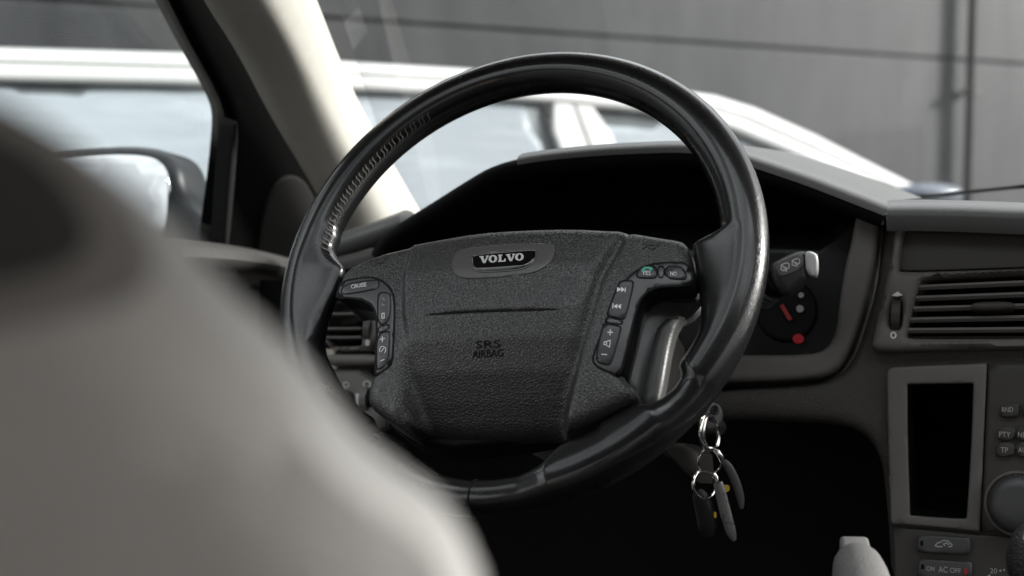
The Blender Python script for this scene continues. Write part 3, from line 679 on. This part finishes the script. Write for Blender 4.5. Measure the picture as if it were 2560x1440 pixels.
text('lettering', 'ON', M['dimink'], F1, (2316, 1427), (2336, 1428), 12, .0171, .0003, b2)
text('lettering', 'AC', M['dimink'], F1, (2346, 1431), (2369, 1432), 15, .0171, .0003, b2)
text('lettering', 'OFF', M['dimink'], F1, (2375, 1432), (2402, 1434), 13, .0171, .0003, b2)
slabs('indicator_light', M['redlamp'], F1, [[(2411, 1421), (2418, 1421), (2418, 1436), (2411, 1436)]], .0172, .0006, b2)
for bb, pp in ((b1, [(2301, 1352), (2308, 1352), (2308, 1364), (2301, 1364)]), (b2, [(2303, 1411), (2310, 1411), (2310, 1423), (2303, 1423)])): slabs('unlit_light', M['pocket'], F1, [pp], .0171, .0003, bb)
text('lettering', '20', M['dimink'], F1, (2475, 1433), (2493, 1434), 13, .0101, .0003, cl)
slabs('scale_dot', M['dimink'], F1, [circ(2501, 1427, 3, 10), circ(2510, 1425, 2.5, 10), circ(2473, 1440, 4, 10)], .0101, .0003, cl)

# ================================================================== levers between the seats
gl_ = root('gear_lever', 'black leather gear knob with stitching at the lower right edge', 'gear lever', loc=W(2580, 1700, .80))
gc = W(2582, 1400, .80); secs = []
for k in range(14):
    a = -1.2+2.75*k/13; rr = .0175*math.cos(a)*1.0; secs.append([gc+CZ*.026*math.sin(a)+rr*(math.cos(t)*CU*.95+math.sin(t)*CF*1.3) for t in np.linspace(0, 2*math.pi, 28, endpoint=False)])
loft('knob', secs, M['knob'], gl_, closed_sec=True, caps=True)
tube('shaft', [gc-CZ*.022, gc-CZ*.12], .007, M['black'], gl_)
tube('stitching', [gc+CZ*.027*math.sin(a)+(-CU*.4-CF*.92)*.0195*math.cos(a) for a in np.linspace(-1, 1.2, 16)], .0008, M['dimink'], gl_, seg=6)
hb = root('handbrake_lever', 'pale grey leather handbrake grip with a square release button on top', 'handbrake', loc=W(2150, 1600, .75))
ha, hbk = W(2138, 1384, .80), W(2178, 1560, .70)
d_ = unit(hbk-ha)
tube('grip', [ha+d_*s for s in (.010, .013, .02, .035, .06, .1, .16)], [.0115, .0150, .0172, .0190, .0198, .020, .020], M['grip'], hb, seg=26, flat=(.9, .92))
box('release_button', ha+d_*.003, (unit(CU-(CU@d_)*d_), np.cross(unit(CU-(CU@d_)*d_), d_), d_), (.0095, .0085, .014), M['gripbtn'], hb, .003)

# ================================================================== steering column, stalk, ignition key
sc = root('steering_column', 'grey steering column shroud half hidden behind the wheel spokes', 'steering column', FW)
def csec(n_, s, dv): 
    return [FW.P(.012+s*x, dv+s*y, n_) for x, y in chaikin(np.array([(-.062, -.07), (.07, -.07), (.078, .0), (.07, .055), (-.06, .055), (-.07, 0)]), 2)]
loft('shroud', [csec(-.050, .78, -.012), csec(-.062, .95, -.014), csec(-.09, 1.0, -.016), csec(-.2, 1.05, -.018)], M['trim'], sc, closed_sec=True, caps=True)
tube('shroud_rib', [FW.P(.012+.97*x, -.014+.97*y, -.068) for x, y in chaikin(np.array([(-.062, -.07), (.07, -.07), (.078, .0), (.07, .055), (-.06, .055), (-.07, 0)]), 3)], .0045, M['trimdark'], sc, closed=True, seg=10)
cushion('lower_shroud', M['trimdark'], F1, [(1600, 1105), (1745, 1108), (1752, 1210), (1728, 1200), (1660, 1130), (1600, 1130)], .10, .05, .006, parent=sc, res=.008, sm=1)
cushion('lock_barrel', M['trimdark'], F1, [(1740, 1060), (1765, 1030), (1790, 1060), (1765, 1090)], .075, .05, .004, parent=sc, res=.005)

st = root('wiper_stalk', 'black wiper stalk with white wiper symbols and a bright square end', 'control stalk', loc=W(1900, 720, 1.03))
FS = Fr(W(1975, 675, .985), unit(c2w((.92, -.22, .30))), unit(c2w((-.30, .12, .95))))
sU, sV, sN = FS.U, FS.V, FS.N
tube('lever', sm_path([W(1800, 800, 1.06), W(1870, 760, 1.03), W(1925, 715, 1.0), W(1945, 700, .99)]), [.010]*len(sm_path([(0, 0, 0)]*4)), M['black'], st, seg=18)
for k in range(4):
    q = W(1905+7*k, 742-5.5*k, 1.005-.002*k); tube('grip_ring', [q, q+unit(W(1945, 700, .99)-W(1870, 760, 1.03))*.0012], .0108, M['bez'], st, seg=18)
pod = [(1926, 662), (1938, 652), (1985, 628), (2004, 624), (2022, 628), (2024, 690), (2018, 705), (1975, 742), (1962, 744), (1936, 718), (1927, 695)]
cushion('pod', M['btn'], FS, pod, .006, .022, .0075, parent=st, res=.003, sm=1)
cushion('symbol_panel', M['trim'], FS, [(1938, 658), (1990, 634), (2008, 632), (2010, 670), (1960, 692), (1944, 690)], .0072, .002, .0012, parent=st, res=.003, sm=1)
FE = Fr(FS.P(*FS.uv(2030, 660, .004), .004), unit(sN*-.75+sU*.55), sV)
cushion('end_button', material('end_cap_painted_glare', (.62, .62, .61), .3, coat=.4), FS, [(2012, 632), (2018, 625), (2034, 628), (2046, 637), (2046, 686), (2037, 694), (2014, 682)], .0085, .016, .003, parent=st, res=.0025, sm=1)  # pale colour paints sky glare onto a black plastic end
def wp(cx, cy, s):   # wiper pictogram: a screen outline with a blade
    a = np.array([(-12, 8), (-11, -6), (5, -12), (12, -8), (11, 3), (-4, 12), (-12, 8)])*s+np.array([cx, cy]); b = np.array([(-10, -3), (0, 2), (4, 14)])*s+np.array([cx, cy])
    return seglines([a, b, np.array([(-4, 5), (4, 2)])*s+np.array([cx, cy])], 2.6)
slabs('wiper_symbol', M['ink'], FS, wp(1963, 667, .85)+wp(1990, 655, .8), .0073, .0003, st)

ik = root('ignition_key', 'grey plastic ignition key head standing in the lock below the wheel', 'key', loc=W(1785, 1045, .95))
FK = Fr(W(1787, 1045, .95), unit(c2w((.93, .3, -.15))), unit(c2w((.15, .1, .97))))
cushion('key_head', M['keyplastic'], FK, [(1752, 1058), (1766, 1016), (1783, 1005), (1800, 1010), (1811, 1030), (1810, 1055), (1797, 1072), (1778, 1077), (1760, 1072)], .003, .007, .003, holes=[[(1779, 1024), (1785, 1015), (1792, 1018), (1792, 1030), (1784, 1040), (1778, 1038)]], parent=ik, res=.002, sm=2)
tube('key_blade', [W(1764, 1040, .953), W(1735, 1035, .985)], .0035, M['silver'], ik, flat=(.5, 1.2))
kb = root('key_bunch', 'bunch of keys and steel split rings hanging from the ignition key', 'key bunch', loc=W(1790, 1100, .94))
def ring(name, cx, cy, rx, ry, Y, tilt, th=.00115, dy=0.012, turns=1.0):
    pts = []
    for k in range(44):
        a = 2*math.pi*k/44; x = cx+rx*math.cos(a)*math.cos(tilt)-ry*math.sin(a)*math.sin(tilt); y = cy+rx*math.cos(a)*math.sin(tilt)+ry*math.sin(a)*math.cos(tilt)
        pts.append(W(x, y, Y+dy*math.cos(a)))
    return tube(name, pts, th, M['chrome'], kb, closed=True, seg=8, flat=(1.0, 1.25))
ring('split_ring', 1773, 1082, 22, 44, .937, R_(-4), .0014)
ring('split_ring', 1779, 1084, 19, 44, .939, R_(-3), .0010)
ring('split_ring', 1775, 1152, 29, 33, .936, R_(12), .0009, .006)
ring('split_ring', 1760, 1212, 27, 36, .934, R_(-8), .0010, .010)
tube('ring_link', [W(1784, 1124, .936), W(1794, 1130, .934), W(1802, 1142, .934), W(1806, 1156, .935)], [.0016, .0026, .0028, .0018], M['chrome'], kb, seg=10)
def fob(name, pts, ws, Y, mat):
    p = [W(x, y, Y+.0002*i) for i, (x, y) in enumerate(pts)]; return tube(name, sm_path(p, 2), np.interp(np.linspace(0, 1, len(sm_path(p, 2))), np.linspace(0, 1, len(ws)), ws), M[mat], kb, seg=18, flat=(1.0, .45), upv=(1, 0, 0))
k1 = fob('key_fob', [(1795, 1206), (1800, 1225), (1812, 1275), (1826, 1325), (1836, 1352)], [.0035, .0042, .0045, .0040, .0012], .934, 'keysteel')
k2 = fob('key_fob', [(1808, 1152), (1822, 1168), (1840, 1205), (1852, 1245), (1854, 1272)], [.0020, .0034, .0036, .0030, .0012], .940, 'keyplastic')
k3 = fob('key_fob', [(1742, 1226), (1750, 1240), (1762, 1275), (1768, 1310), (1770, 1345)], [.003, .006, .0075, .0075, .003], .939, 'keydark')
tube('key_loop', [W(1785, 1184, .934), W(1791, 1192, .933), W(1793, 1204, .933)], .0013, M['chrome'], kb, seg=8)
slabs('tag_dot', M['yellow'], FK, [circ(1818, 1222, 7, 16, 9)], .002, .002, kb)
slabs('tag_dot', M['yellow'], FK, [circ(1791, 1288, 3, 12, 8)], .002, .002, kb)

# ================================================================== steering wheel
sw = root('steering_wheel', 'worn black leather steering wheel with airbag pad and thumb buttons', 'steering wheel', FW)
RR, rr0 = .1785, .0169
inner_px = [(1745, 400), (1775, 455), (1800, 505), (1816, 550), (1816, 575), (1800, 597), (1770, 609), (1733, 613), (1735, 640), (1744, 700), (1755, 770), (1754, 800), (1745, 850), (1728, 905), (1690, 975), (1650, 1008), (1610, 1022), (1590, 1014), (1500, 1061), (1400, 1104), (1385, 1120), (1360, 1150), (1310, 1177), (1250, 1187), (1180, 1190), (1110, 1176), (1060, 1150), (1036, 1120), (1018, 1097), (960, 1062), (910, 1030), (860, 975), (815, 890), (806, 850), (816, 800), (838, 748), (851, 706), (862, 676), (842, 652), (832, 628), (848, 590)]
ip = FW.uvs(inner_px, 0.0); th_i = np.unwrap(np.arctan2(ip[:, 1], ip[:, 0])); r_i = np.hypot(ip[:, 0], ip[:, 1])
dns = resample(np.stack([ip[:, 0], ip[:, 1]], 1), .0015, closed=False); thd = np.arctan2(dns[:, 1], dns[:, 0]); rdn = np.hypot(dns[:, 0], dns[:, 1])
NT = 600; THS = np.linspace(0, 2*math.pi, NT, endpoint=False); rin = np.full(NT, RR-rr0)
for i, t_ in enumerate(THS):
    dd = np.abs((thd-t_+math.pi) % (2*math.pi)-math.pi); m_ = dd < .012
    if m_.any(): rin[i] = min(RR-rr0+(.010 if math.sin(t_) < -.55 else 0), rdn[m_].min()+(.004 if -2.2 < (t_-2*math.pi) < -1.0 else 0))
ker = np.array([1, 2, 3, 2, 1])/9; rin = sum(k*np.roll(rin, j-2) for j, k in enumerate(ker))
NS = 44
def rim_pt(i, s_, grow=0.0):
    t_ = THS[i % NT]; ex = (RR-rr0)-rin[i % NT]; c, sn = math.cos(s_), math.sin(s_); g_ = rr0+grow
    if ex < -1e-4: hw_ = g_+ex/2; x = RR-ex/2+hw_*c; n_ = (g_+ex*.35)*sn          # slimmer than the round
    else:                                             # the inner half is drawn out towards the hub and thinned
        f_ = max(0, -c); e_ = min(1, max(0, ex)/.02); x = RR+g_*c-max(0, ex)*f_; n_ = g_*np.sign(sn)*abs(sn)**(1-.4*e_*f_)*(1-.42*e_*f_**.7)
    return FW.P(x*math.cos(t_), x*math.sin(t_), n_)
secs = [[rim_pt(i, 2*math.pi*k/NS) for k in range(NS)] for i in range(NT)]; secs.append(secs[0])
vv = [p for q in secs[:-1] for p in q]; ff = []
for i in range(NT):
    for k in range(NS):
        j = (i+1) % NT; ff.append((i*NS+k, i*NS+(k+1) % NS, j*NS+(k+1) % NS, j*NS+k))
rimo = mesh('rim', vv, ff, M['rim'], sw, sharp=75)
# seam in the leather at the bottom, and along the left inner edge the lacing
sq = FW.uv(1174, 1240, .012); si = int(round(math.atan2(sq[1], sq[0])/(2*math.pi)*NT)) % NT
tube('seam', [rim_pt(si, 2*math.pi*k/48, -.0002) for k in range(48)], .0009, M['black'], rimo, closed=True, seg=8)
vs, fs = [], []
a_s = FW.uv(835, 640, .0); a_e = FW.uv(1095, 336, .0); t0_, t1_ = math.atan2(a_s[1], a_s[0]), math.atan2(a_e[1], a_e[0])
if t0_ < 0: t0_ += 2*math.pi
if t1_ < 0: t1_ += 2*math.pi
nst = 34
stv, stf = [], []
for k in range(nst):
    tha = t0_+(t1_-t0_)*k/(nst-1); i = int(tha/(2*math.pi)*NT) % NT
    pts = []
    for sgn in np.linspace(-1, 1, 5): pts.append(rim_pt(i+int(round(sgn*.6)), math.pi-.62+sgn*.20, .0004))
    T_ = unit(pts[-1]-pts[0]); up = unit(pts[2]-WO); B_ = unit(np.cross(T_, up)); A_ = np.cross(B_, T_); b0 = len(stv)
    for j, p in enumerate(pts):
        r_ = .00055*(1.0 if 0 < j < 4 else .45)
        for q in range(6): stv.append(p+r_*(math.cos(q*math.pi/3)*A_+math.sin(q*math.pi/3)*B_))
    for j in range(4):
        for q in range(6): stf.append((b0+j*6+q, b0+j*6+(q+1) % 6, b0+(j+1)*6+(q+1) % 6, b0+(j+1)*6+q))
mesh('stitching', stv, stf, M['stitch'], rimo)

# airbag pad: height over the wheel plane
crL = FW.uvs([(1022, 590), (1020, 622), (1012, 700), (1016, 790), (1024, 860), (1018, 940), (1020, 1010), (1028, 1090), (1030, 1130)], .014)
crR = FW.uvs([(1562, 560), (1548, 590), (1500, 690), (1472, 790), (1448, 880), (1428, 950), (1405, 1020), (1385, 1090), (1375, 1130)], .014)
vT, vB = FW.uv(1430, 572, .014)[1], FW.uv(1220, 1100, .0)[1]
def pad_h(u, v):
    u = np.asarray(u, float); v = np.asarray(v, float); t_ = np.clip((vT-v)/(vT-vB), -.1, 1.1)
    xl = np.interp(-v, -crL[:, 1], crL[:, 0]); xr = np.interp(-v, -crR[:, 1], crR[:, 0])
    hc = np.interp(t_, [-.1, .0, .2, .42, .56, .7, .82, .92, 1.0, 1.1], [.0060, .0115, .0195, .0225, .0200, .0110, -.0010, -.013, -.021, -.028])
    hw = np.interp(t_, [-.1, 0, .3, .6, .8, 1.0, 1.1], [.0040, .0085, .0165, .0180, .0172, .0135, .011])
    wd = np.interp(t_, [0, .45, .7, 1.0], [.0020, .003, .0065, .008])
    def ss(x): x = np.clip(x, 0, 1); return x*x*(3-2*x)
    k = ss((u-xl)/wd*.5+.5)*ss((xr-u)/wd*.5+.5)
    gl = np.exp(-((u-xl)/.0013)**2)*.0014*np.clip(1.6-2.2*t_, 0, 1); gr = np.exp(-((u-xr)/.0030)**2)*.0040*np.clip(2.6-2.6*t_, 0, 1)
    return hw*(1-k)+hc*k-gl-gr
def smoothed(fn, r=.004):
    offs = [(0, 0, 4)]+[(r*math.cos(a), r*math.sin(a), 1) for a in np.linspace(0, 2*math.pi, 8, endpoint=False)]
    return lambda u, v: sum(w_*fn(np.asarray(u)+du, np.asarray(v)+dv) for du, dv, w_ in offs)/12
pad_hs = smoothed(pad_h, .0014)
slit_px = [(1052, 789), (1100, 784), (1150, 780), (1250, 776), (1340, 774), (1412, 773)]
slit = resample(np.array([FW.uvh(x, y, pad_hs) for x, y in slit_px]), .0022, closed=False)
def pad_h2(u, v):
    z = pad_hs(u, v); P = np.stack([np.asarray(u, float), np.asarray(v, float)], 1); best = np.full(len(P), 1e9); tt_ = np.zeros(len(P)); Ls = len(slit)-1
    for i, (a, b) in enumerate(zip(slit[:-1], slit[1:])):
        ab = b-a; t_ = np.clip(((P-a)@ab)/(ab@ab), 0, 1); d = np.linalg.norm(P-a-t_[:, None]*ab, axis=1); m_ = d < best; best[m_] = d[m_]; tt_[m_] = (i+t_[m_])/Ls
    wdt = .0010*np.clip(np.minimum(tt_*5, (1-tt_)*5), .25, 1)
    return z - .0022*np.clip(1-best/wdt, 0, 1)*np.clip(np.minimum(tt_*8, (1-tt_)*8), .1, 1)
ex_pts = []
for a, b in zip(slit[:-1], slit[1:]):
    t_ = unit(b-a); nn_ = np.array([-t_[1], t_[0]])
    for k in (-.0013, -.0006, 0, .0006, .0013): ex_pts.append(a+nn_*k)
pad_px = [(1022, 618), (1100, 598), (1200, 581), (1300, 574), (1430, 570), (1545, 576), (1572, 583), (1640, 591), (1695, 599), (1714, 607), (1722, 628), (1728, 660), (1731, 712), (1690, 713), (1642, 716), (1609, 735), (1592, 768), (1573, 845), (1556, 912), (1552, 938), (1582, 968), (1589, 984), (1583, 1002), (1500, 1042), (1420, 1078), (1382, 1092), (1300, 1100), (1150, 1100), (1060, 1097), (1012, 1077), (955, 1042), (921, 1014), (917, 988), (930, 942), (937, 930), (943, 850), (940, 778), (921, 752), (872, 742), (838, 748), (846, 722), (853, 694), (880, 664), (950, 636)]
padl = np.array([FW.uvh(x, y, pad_hs, -.004) for x, y in pad_px])
padm = cushion('airbag_pad', M['pad'], FW, padl, 0, .03, .0085, h=pad_h2, parent=sw, px=False, sm=1, res=.0026, extra=ex_pts, sharp=80)
def on_pad(pts, dn=0.0): return np.array([FW.uvh(x, y, pad_hs, dn) for x, y in pts])
def hoff(dn): return lambda u, v: pad_hs(u, v)+dn
# badge
bp_ = cushion('badge_plate', M['plate'], FW, on_pad([(1128, 655), (1140, 628), (1180, 616), (1250, 610), (1340, 606), (1384, 610), (1390, 622), (1376, 657), (1342, 681), (1270, 691), (1190, 696), (1148, 694), (1132, 680)], .0008), 0, .004, .0007, h=hoff(.0007), parent=padm, px=False, res=.004)
bd_px = [(1176, 645), (1180, 634), (1250, 628), (1330, 621), (1341, 625), (1339, 645), (1327, 661), (1302, 673), (1240, 678), (1192, 679), (1178, 668)]
cushion('badge_rim', M['keyplastic'], FW, on_pad([(1175, 645), (1179, 632), (1250, 626), (1331, 619), (1343, 624), (1341, 645), (1328, 663), (1303, 675), (1240, 680), (1191, 681), (1176, 669)], .0014), 0, .003, .0005, h=hoff(.0013), parent=padm, px=False, res=.004)
def dome(u, v): return pad_hs(u, v)+.0019
bdg = cushion('badge', M['badge'], FW, on_pad(bd_px, .002), 0, .003, .0022, h=dome, parent=padm, px=False, res=.0025)
def letters():
    Vp = [(0, 1), (.62, 1), (.62, .86), (.53, .86), (.80, .30), (1.02, .86), (.92, .86), (.92, 1), (1.36, 1), (1.36, .86), (1.24, .86), (.86, 0), (.54, 0), (.12, .86), (0, .86)]
    Op = [[(.64+.62*math.cos(t), .5+.52*math.sin(t)) for t in np.linspace(0, 2*math.pi, 28, endpoint=False)], [(.64+.26*math.cos(t), .5+.36*math.sin(t)) for t in np.linspace(0, 2*math.pi, 20, endpoint=False)]]
    Lp = [(0, 1), (.62, 1), (.62, .86), (.49, .86), (.49, .15), (.84, .15), (.95, .42), (1.10, .42), (1.10, 0), (0, 0), (0, .14), (.13, .14), (.13, .86), (0, .86)]
    outp = []; x = 0
    for ch, adv in (('V', 1.30), ('O', 1.38), ('L', 1.14), ('V', 1.30), ('O', 1.28)):
        P_ = {'V': [Vp], 'O': Op, 'L': [Lp]}[ch]; outp.append([[(x+a, b) for a, b in l] for l in P_]); x += adv
    return outp, x
lt, tot = letters(); lp = []
for L_ in lt:
    lp.append([[tuple(FW.uvh(1199+(1310-1199)*a/tot+0*b, (659-8*a/tot)-18*b, dome)) for a, b in l] for l in L_])
slabs('badge_lettering', M['silver'], FW, lp, 0, .0005, bdg, px=False, h=dome, dn=.0)
text('airbag_lettering', 'SRS', M['black'], FW, (1190, 872), (1251, 869), 19, 0, .0005, padm, h=pad_hs)  # black stands in for the relief shading of embossed, pad-coloured letters
text('airbag_lettering', 'AIRBAG', M['black'], FW, (1181, 896), (1258, 892), 19, 0, .0005, padm, h=pad_hs)
horn = seglines([[(1606, 604), (1611, 618), (1606, 622)], [(1607, 606), (1616, 612), (1641, 613), (1646, 615)], [(1608, 621), (1617, 616), (1619, 612)], [(1619, 612), (1622, 620), (1631, 623), (1638, 621), (1640, 614)]], 2.0)
slabs('horn_symbol', M['pad'], FW, horn, 0, .0007, padm, h=pad_hs)
slabs('horn_symbol', M['pad'], FW, seglines([[(935, 653), (946, 659), (958, 654), (962, 645)]], 1.8), 0, .0006, padm, h=pad_hs)

# button panels
def panel(px_, mat, dn=.0006):
    gap = np.array([FW.uvh(x, y, pad_hs, dn) for x, y in px_]); c = gap.mean(0)
    return cushion('button_panel', M[mat], FW, gap, 0, .005, .0016, h=hoff(dn), parent=sw, px=False, res=.004, sm=1)
def under(px_, grow, dn):
    g_ = chaikin(np.array([FW.uvh(x, y, pad_hs, dn) for x, y in px_]), 1); g_ = g_ if area2(g_) > 0 else g_[::-1]
    t_ = np.roll(g_, -1, 0)-np.roll(g_, 1, 0); t_ /= np.linalg.norm(t_, axis=1)[:, None]; return g_+np.stack([t_[:, 1], -t_[:, 0]], 1)*grow
def gapline(px_, dn=.0003, grow=.0010): cushion('panel_gap', M['black'], FW, under(px_, grow, dn), 0, .003, .0002, h=hoff(dn), parent=sw, px=False, res=.005, sm=0)
def button(par, px_, mat='btn', dn=.0021, name='button'):
    cushion('button_gap', M['black'], FW, under(px_, .0007, .0009), 0, .003, .0001, h=hoff(.0009), parent=par, px=False, res=.004, sm=0)
    return cushion(name, M[mat], FW, np.array([FW.uvh(x, y, pad_hs, dn) for x, y in px_]), 0, .004, .0011, h=hoff(dn), parent=par, px=False, res=.003, sm=1)
rp_px = [(1729, 657), (1650, 656), (1603, 668), (1563, 700), (1533, 760), (1507, 830), (1483, 888), (1484, 908), (1500, 920), (1530, 933), (1549, 936), (1556, 912), (1573, 845), (1591, 768), (1608, 735), (1641, 716), (1690, 713), (1731, 712)]
gapline(rp_px); rpan = panel(rp_px, 'bez')
lp_px = [(853, 703), (905, 694), (934, 693), (962, 706), (982, 730), (986, 770), (983, 850), (980, 908), (965, 922), (937, 938), (938, 930), (943, 850), (940, 778), (921, 752), (872, 742), (840, 747), (846, 722)]
gapline(lp_px); lpan = panel(lp_px, 'bez')
by = button(rpan, [(1591, 690), (1596, 675), (1608, 666), (1640, 664), (1642, 690), (1637, 694), (1600, 694)])
button(rpan, [(1645, 666), (1660, 665), (1658, 694), (1646, 693)], 'nub', .0016, 'button_divider')
bn = button(rpan, [(1663, 665), (1700, 667), (1711, 676), (1716, 694), (1709, 698), (1664, 694)])
bt = button(rpan, [(1546, 709), (1555, 702), (1578, 701), (1584, 707), (1563, 793), (1556, 798), (1519, 787), (1518, 782)])
button(rpan, [(1516, 792), (1557, 802), (1554, 811), (1513, 805)], 'nub', .0016, 'button_divider')
bv = button(rpan, [(1507, 813), (1513, 809), (1548, 815), (1553, 820), (1528, 905), (1520, 912), (1496, 905), (1490, 895)])
bc = button(lpan, [(852, 731), (859, 711), (940, 699), (946, 703), (945, 717), (938, 722), (856, 736)], 'bez')
bs_ = button(lpan, [(945, 738), (950, 731), (971, 732), (976, 739), (973, 803), (944, 814)], 'bez')
button(lpan, [(944, 819), (972, 810), (972, 822), (943, 832)], 'nub', .0016, 'button_divider')
bpm = button(lpan, [(943, 836), (971, 828), (973, 832), (969, 906), (945, 925), (941, 918)], 'bez')
dnb = .0022
def btext(s, par, p0, p1, hp_, mat='ink'): text('lettering', s, M[mat], FW, p0, p1, hp_, 0, .0003, par, h=pad_hs, dn=dnb)
def bmark(name, polys, par, mat='ink'): slabs(name, M[mat], FW, polys, 0, .0003, par, h=pad_hs, dn=dnb)
btext('YES', by, (1605, 687), (1627, 688), 10); btext('NO', bn, (1676, 689), (1692, 690), 10)
hs_ = [(1604, 680), (1604, 674), (1610, 668), (1619, 667), (1628, 668), (1632, 671), (1630, 677), (1624, 676), (1622, 672), (1613, 673), (1612, 679)]
bmark('phone_symbol', [hs_], by, 'green')
bmark('skip_forward', [[(1543, 718), (1554, 724), (1543, 730)], [(1553, 718), (1563, 724), (1553, 731)], [(1563, 719), (1565, 719), (1564, 731), (1562, 731)]], bt)
bmark('skip_back', [[(1544, 760), (1534, 766), (1543, 772)], [(1553, 760), (1544, 766), (1552, 773)], [(1532, 759), (1534, 759), (1533, 771), (1531, 771)]], bt)
bmark('plus_mark', seglines([[(1519, 831), (1532, 831)], [(1526, 824), (1525, 838)]], 2.2), bv)
bmark('speaker_mark', seglines([[(1511, 855), (1517, 854), (1526, 851), (1524, 868), (1515, 863), (1510, 862), (1511, 855)], [(1517, 855), (1516, 863)]], 1.9), bv)
bmark('minus_mark', seglines([[(1504, 886), (1517, 887)]], 2.4), bv)
btext('CRUISE', bc, (878, 722), (916, 716), 10)
bmark('zero_mark', seglines([[(955, 784), (961, 783), (961, 795), (955, 796), (955, 784)]], 1.8), bs_)
bmark('arrow_mark', seglines([[(956, 748), (960, 747), (961, 752)], [(956, 760), (958, 765), (962, 763)]], 1.4), bs_, 'dimink')
bmark('plus_mark', seglines([[(950, 849), (962, 847)], [(956, 842), (956, 855)]], 2.0), bpm)
arc = [(957+8*math.cos(t)*.95, 875-9*math.sin(t)) for t in np.linspace(-1.0, 3.6, 12)]
bmark('dial_mark', seglines([arc, [(953, 880), (960, 870)]], 1.6), bpm)
bmark('minus_mark', seglines([[(951, 903), (961, 899)]], 2.0), bpm)

# spokes behind the pad
cushion('hub_cover', M['black'], FW, on_pad([(900, 690), (1000, 650), (1300, 610), (1560, 610), (1700, 640), (1650, 740), (1600, 900), (1560, 1010), (1390, 1120), (1050, 1120), (930, 1030), (960, 900), (950, 760)], -.03), -.022, .03, .004, parent=sw, px=False, res=.02, sm=1)
cushion('spoke_trim', M['bez'], FW, [(1735, 700), (1650, 708), (1606, 735), (1588, 780), (1566, 865), (1540, 940), (1588, 1003), (1598, 955), (1616, 880), (1640, 805), (1740, 745)], .004, .02, .006, parent=sw, res=.005, sm=1, h=lambda u, v: -.022*np.clip((u-.085)/.05, 0, 1))
cushion('lower_spoke', M['spoke'], FW, [(1642, 795), (1715, 780), (1690, 802), (1674, 850), (1664, 905), (1655, 960), (1640, 1020), (1604, 1030), (1594, 1000), (1600, 955), (1618, 880)], -.008, .014, .006, parent=sw, res=.005, sm=1)
cushion('side_spoke', M['black'], FW, [(1690, 640), (1760, 640), (1765, 770), (1640, 790), (1620, 740)], -.018, .012, .003, parent=sw, res=.01, sm=1)
cushion('side_spoke', M['black'], FW, [(800, 680), (900, 660), (960, 700), (935, 745), (870, 735), (800, 740)], -.012, .012, .003, parent=sw, res=.01, sm=1)

# ================================================================== driver's seat, close to the lens
ds = root('driver_seat', 'pale grey leather driver seat back looming out of focus at the left', 'car seat', loc=W(-300, 1500, .24))
FT = Fr(W(700, 900, .175), unit((.84, .54, 0)), unit((.0, .45, .9)))
edge_px = [(-900, -330), (-400, -100), (0, 150), (130, 258), (250, 370), (430, 545), (560, 665), (700, 785), (850, 920), (960, 1040), (1110, 1195), (1290, 1430), (1520, 1900), (1620, 2400)]
edge_px = [(x+np.interp(y, [150, 365, 545, 700, 1000, 1200, 1430], [80, 90, 65, 40, 0, -22, 105]), y-50) for x, y in edge_px]
edl = resample(FT.uvs(edge_px), .003, closed=False)
def seat_d(u, v):
    P = np.stack([np.atleast_1d(u), np.atleast_1d(v)], 1); return np.min(np.linalg.norm(P[:, None]-edl[None], axis=2), axis=1)
def seat_h(u, v):                              # the bolster: highest just inside its edge, falling away towards the middle of the back
    return -np.maximum(0, seat_d(u, v)-.008)**1.7*8.0 + .0006*np.sin(np.asarray(u)*160+np.asarray(v)*60)
bkr = cushion('backrest', M['seat'], FT, edge_px+[(-1600, 2400), (-1600, -330)], .0, .10, .022, h=seat_h, parent=ds, res=.005, sm=2)
def on_seat(pts, dn): return np.array([FT.uvh(x, y, seat_h, dn) for x, y in pts])
cushion('shade_band', M['seatdark'], FT, on_seat([(-900, -330), (-300, -60), (0, 150), (110, 260), (210, 370), (285, 470), (330, 570), (280, 650), (100, 690), (-200, 690), (-900, 700)], .0004), 0, .02, .003, h=lambda u, v: seat_h(u, v)+.0005, parent=ds, px=False, res=.004)  # mid-dark band, first step of the shade painted on the seat's shoulder
cushion('upper_panel', M['seatshade'], FT, on_seat([(-900, -260), (-300, 10), (-60, 170), (50, 290), (130, 410), (150, 500), (60, 560), (-200, 560), (-900, 580)], .0008), 0, .02, .003, h=lambda u, v: seat_h(u, v)+.0011, parent=ds, px=False, res=.004)  # darker patch continues the painted shade; no separate panel of the seat

# wiper blade parked along the foot of the windscreen, outside
wb = root('windscreen_wiper', 'thin black wiper blade lying along the foot of the windscreen on the right', 'wiper', loc=W(2560, 470, 1.30))
tube('blade', [W(2190, 497, 1.62), W(2330, 489, 1.52), W(2560, 466, 1.36), W(2800, 440, 1.25)], .0022, M['seal'], wb, seg=8)
